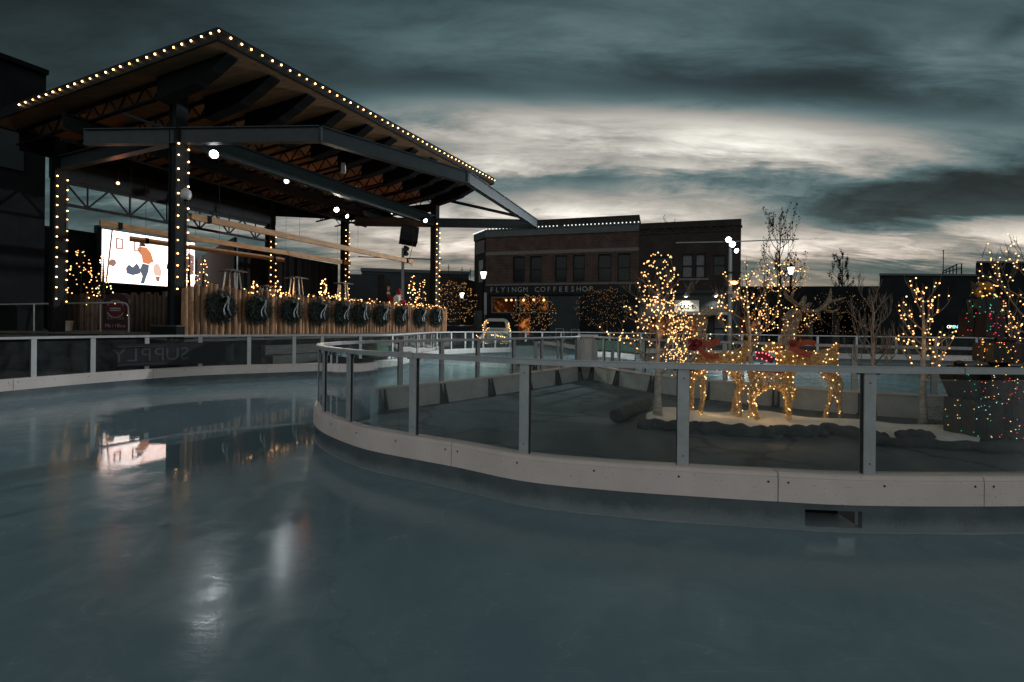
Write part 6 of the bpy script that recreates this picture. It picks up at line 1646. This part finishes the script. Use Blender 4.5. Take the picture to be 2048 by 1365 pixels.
c=P(132,668,16.8); bk_=thing('bucket','white plastic bucket standing by the log planter','bucket',(c.x,c.y,DK)); mb=MB(); mb.lathe([(.16,DK),(.185,DK+.27),(.2,DK+.28),(.2,DK+.34),(.17,DK+.34)],(c.x,c.y,0),18); part('pail',mb,M['tinwhite'],bk_)
mb=MB(); mb.tube([(c.x+math.cos(R(t_))*.2,c.y-.03-.02*math.sin(R(t_)),DK+.28-math.sin(R(t_))*.16) for t_ in range(0,181,20)],.005,5); part('handle',mb,M['alu'],bk_)
c=P(352,662,12.3); mb=MB(); n_=thing('equipment_case','low black case standing at the foot of the log fence','case',(c.x,c.y-.3,DK-.05))
mb.box((c.x,c.y-.3,DK+.12),(.62,.3,.24)); part('case',mb,M['black'],n_); mb=MB(); mb.box((c.x,c.y-.3,DK+.245),(.64,.32,.03)); part('lid',mb,M['rubber'],n_)
# banners on the outside of the rink glass, read from behind
def bannerm(name,label,u0,u1,v0,v1,words,base,ink,zz,off):
    ps=[]
    for u in (u0,u1):
        s=so_u(u,.8); p,t=at_s(po,So,s); nr=Vector((-t.y,t.x))*-1; ps.append(p-nr*off)
    a=Vector((ps[0].x,ps[0].y,0)); b=Vector((ps[1].x,ps[1].y,0)); d=(b-a).normalized(); nrm=Vector((d.y,-d.x,0))
    t=thing(name,label,'banner',(a+b)/2+up*zz[0])
    mb=MB(); mb.bar(a+up*(zz[0]+zz[1])/2,b+up*(zz[0]+zz[1])/2,.006,zz[1]-zz[0]); part('cloth',mb,base,t)
    for wd,sz,f0,f1,z in words:
        L=(b-a).length
        for k,chh in enumerate(wd):
            f=f1+(f0-f1)*k/max(1,len(wd)-1)
            text_part('letter',chh,sz,ink,t,a.lerp(b,f)+nrm*.006+up*z,d,up,.002,mirror=True)
    return t
cb=surf('banner_grey',(.025,.027,.029),.8); ib=surf('banner_ink',(.085,.09,.095),.8)
bt=bannerm('banner','dark banner with mirrored pale SUPPLY lettering behind the left rink glass',228,458,680,730,[('SUPPLY',.42,.04,.58,.74)],cb,ib,(.50,1.0),.075)
a=so_u(440,.8); p,t_=at_s(po,So,a); nr=Vector((-t_.y,t_.x))*-1; q=p-nr*.07; d=Vector((t_.x,t_.y,0))
mb=MB(); mb.bar(Vector((q.x,q.y,.75))-d*.30,Vector((q.x,q.y,.75))+d*.30,.004,.42); part('emblem_panel',mb,ib,bt)
text_part('letter','D',.46,cb,bt,Vector((q.x,q.y,.75))+Vector((d.y,-d.x,0))*.006-d*.02,d,up,.002,mirror=True)
text_part('letter','&',.16,ib,bt,Vector((q.x,q.y,.74))+Vector((d.y,-d.x,0))*.006-d*.48,d,up,.002,mirror=True)
mb=MB()
for zz in (.94,.55): mb.bar(Vector((so_q:=at_s(po,So,so_u(232,.8))[0]).to_3d()+up*zz),Vector(at_s(po,So,so_u(400,.8))[0].to_3d()+up*zz),.02,.012)
part('stripe',mb,ib,bt)
gb=surf('banner_green',(.10,.15,.10),.8); wi=surf('banner_pale',(.30,.34,.30),.8)
bannerm('banner','pale green banner with mirrored TDS FIBER lettering behind the far rink glass',738,868,680,730,[('TDS',.26,.05,.25,.92),('FIBER',.20,.05,.42,.62)],gb,wi,(.48,1.05),.075)
# parked cars far behind, only their roofs show over the rail
def car(label,u,v,y,col,scale=1.0,rot=0):
    c=P(u,700,y); t=thing('parked_car',label,'car',(c.x,y,0),'parked cars beyond the rink'); mc=surf('car_paint',col,.25,.2,.05,3,0)
    Rz=Matrix.Rotation(R(rot),3,'Z'); B=Vector((c.x,y,0))
    prof=[(-2.15,.45),(-2.1,.78),(-1.2,.92),(-.55,1.42),(.7,1.46),(1.45,1.0),(2.1,.92),(2.15,.45)]
    mb=MB(); mb.prism([B+Rz@Vector((x,-.88,z)) for x,z in prof],Rz@Vector((0,1.76,0))); part('body',mb,mc,t)
    for s in (-.885,.885):
        mb=MB(); mb.prism([B+Rz@Vector((x,s,z)) for x,z in ((-1.0,.95),(-.5,1.36),(.68,1.40),(1.25,1.0))],Rz@Vector((0,.01*(1 if s>0 else -1),0))); part('side_window',mb,M['window'],t)
        for x in (-1.35,1.35):
            mb=MB(); mb.lathe([(.2,-.1),(.32,-.1),(.33,.1),(.2,.1)],B+Rz@Vector((x,s,.33)),14,0,Rz@Matrix.Rotation(R(90),3,'X')); part('wheel',mb,M['rubber'],t)
    mb=MB()
    for s in (-.6,.6): mb.box(B+Rz@Vector((-2.13,s,.68)),(.06,.35,.14),Rz)
    part('headlights',mb,M['shade'],t); return t
car('dark car parked left of the vintage truck',915,665,29,(.03,.035,.04),1,80)
car('grey car parked beyond the rink, below the amber lit tree',868,668,33,(.10,.11,.115),1,10)
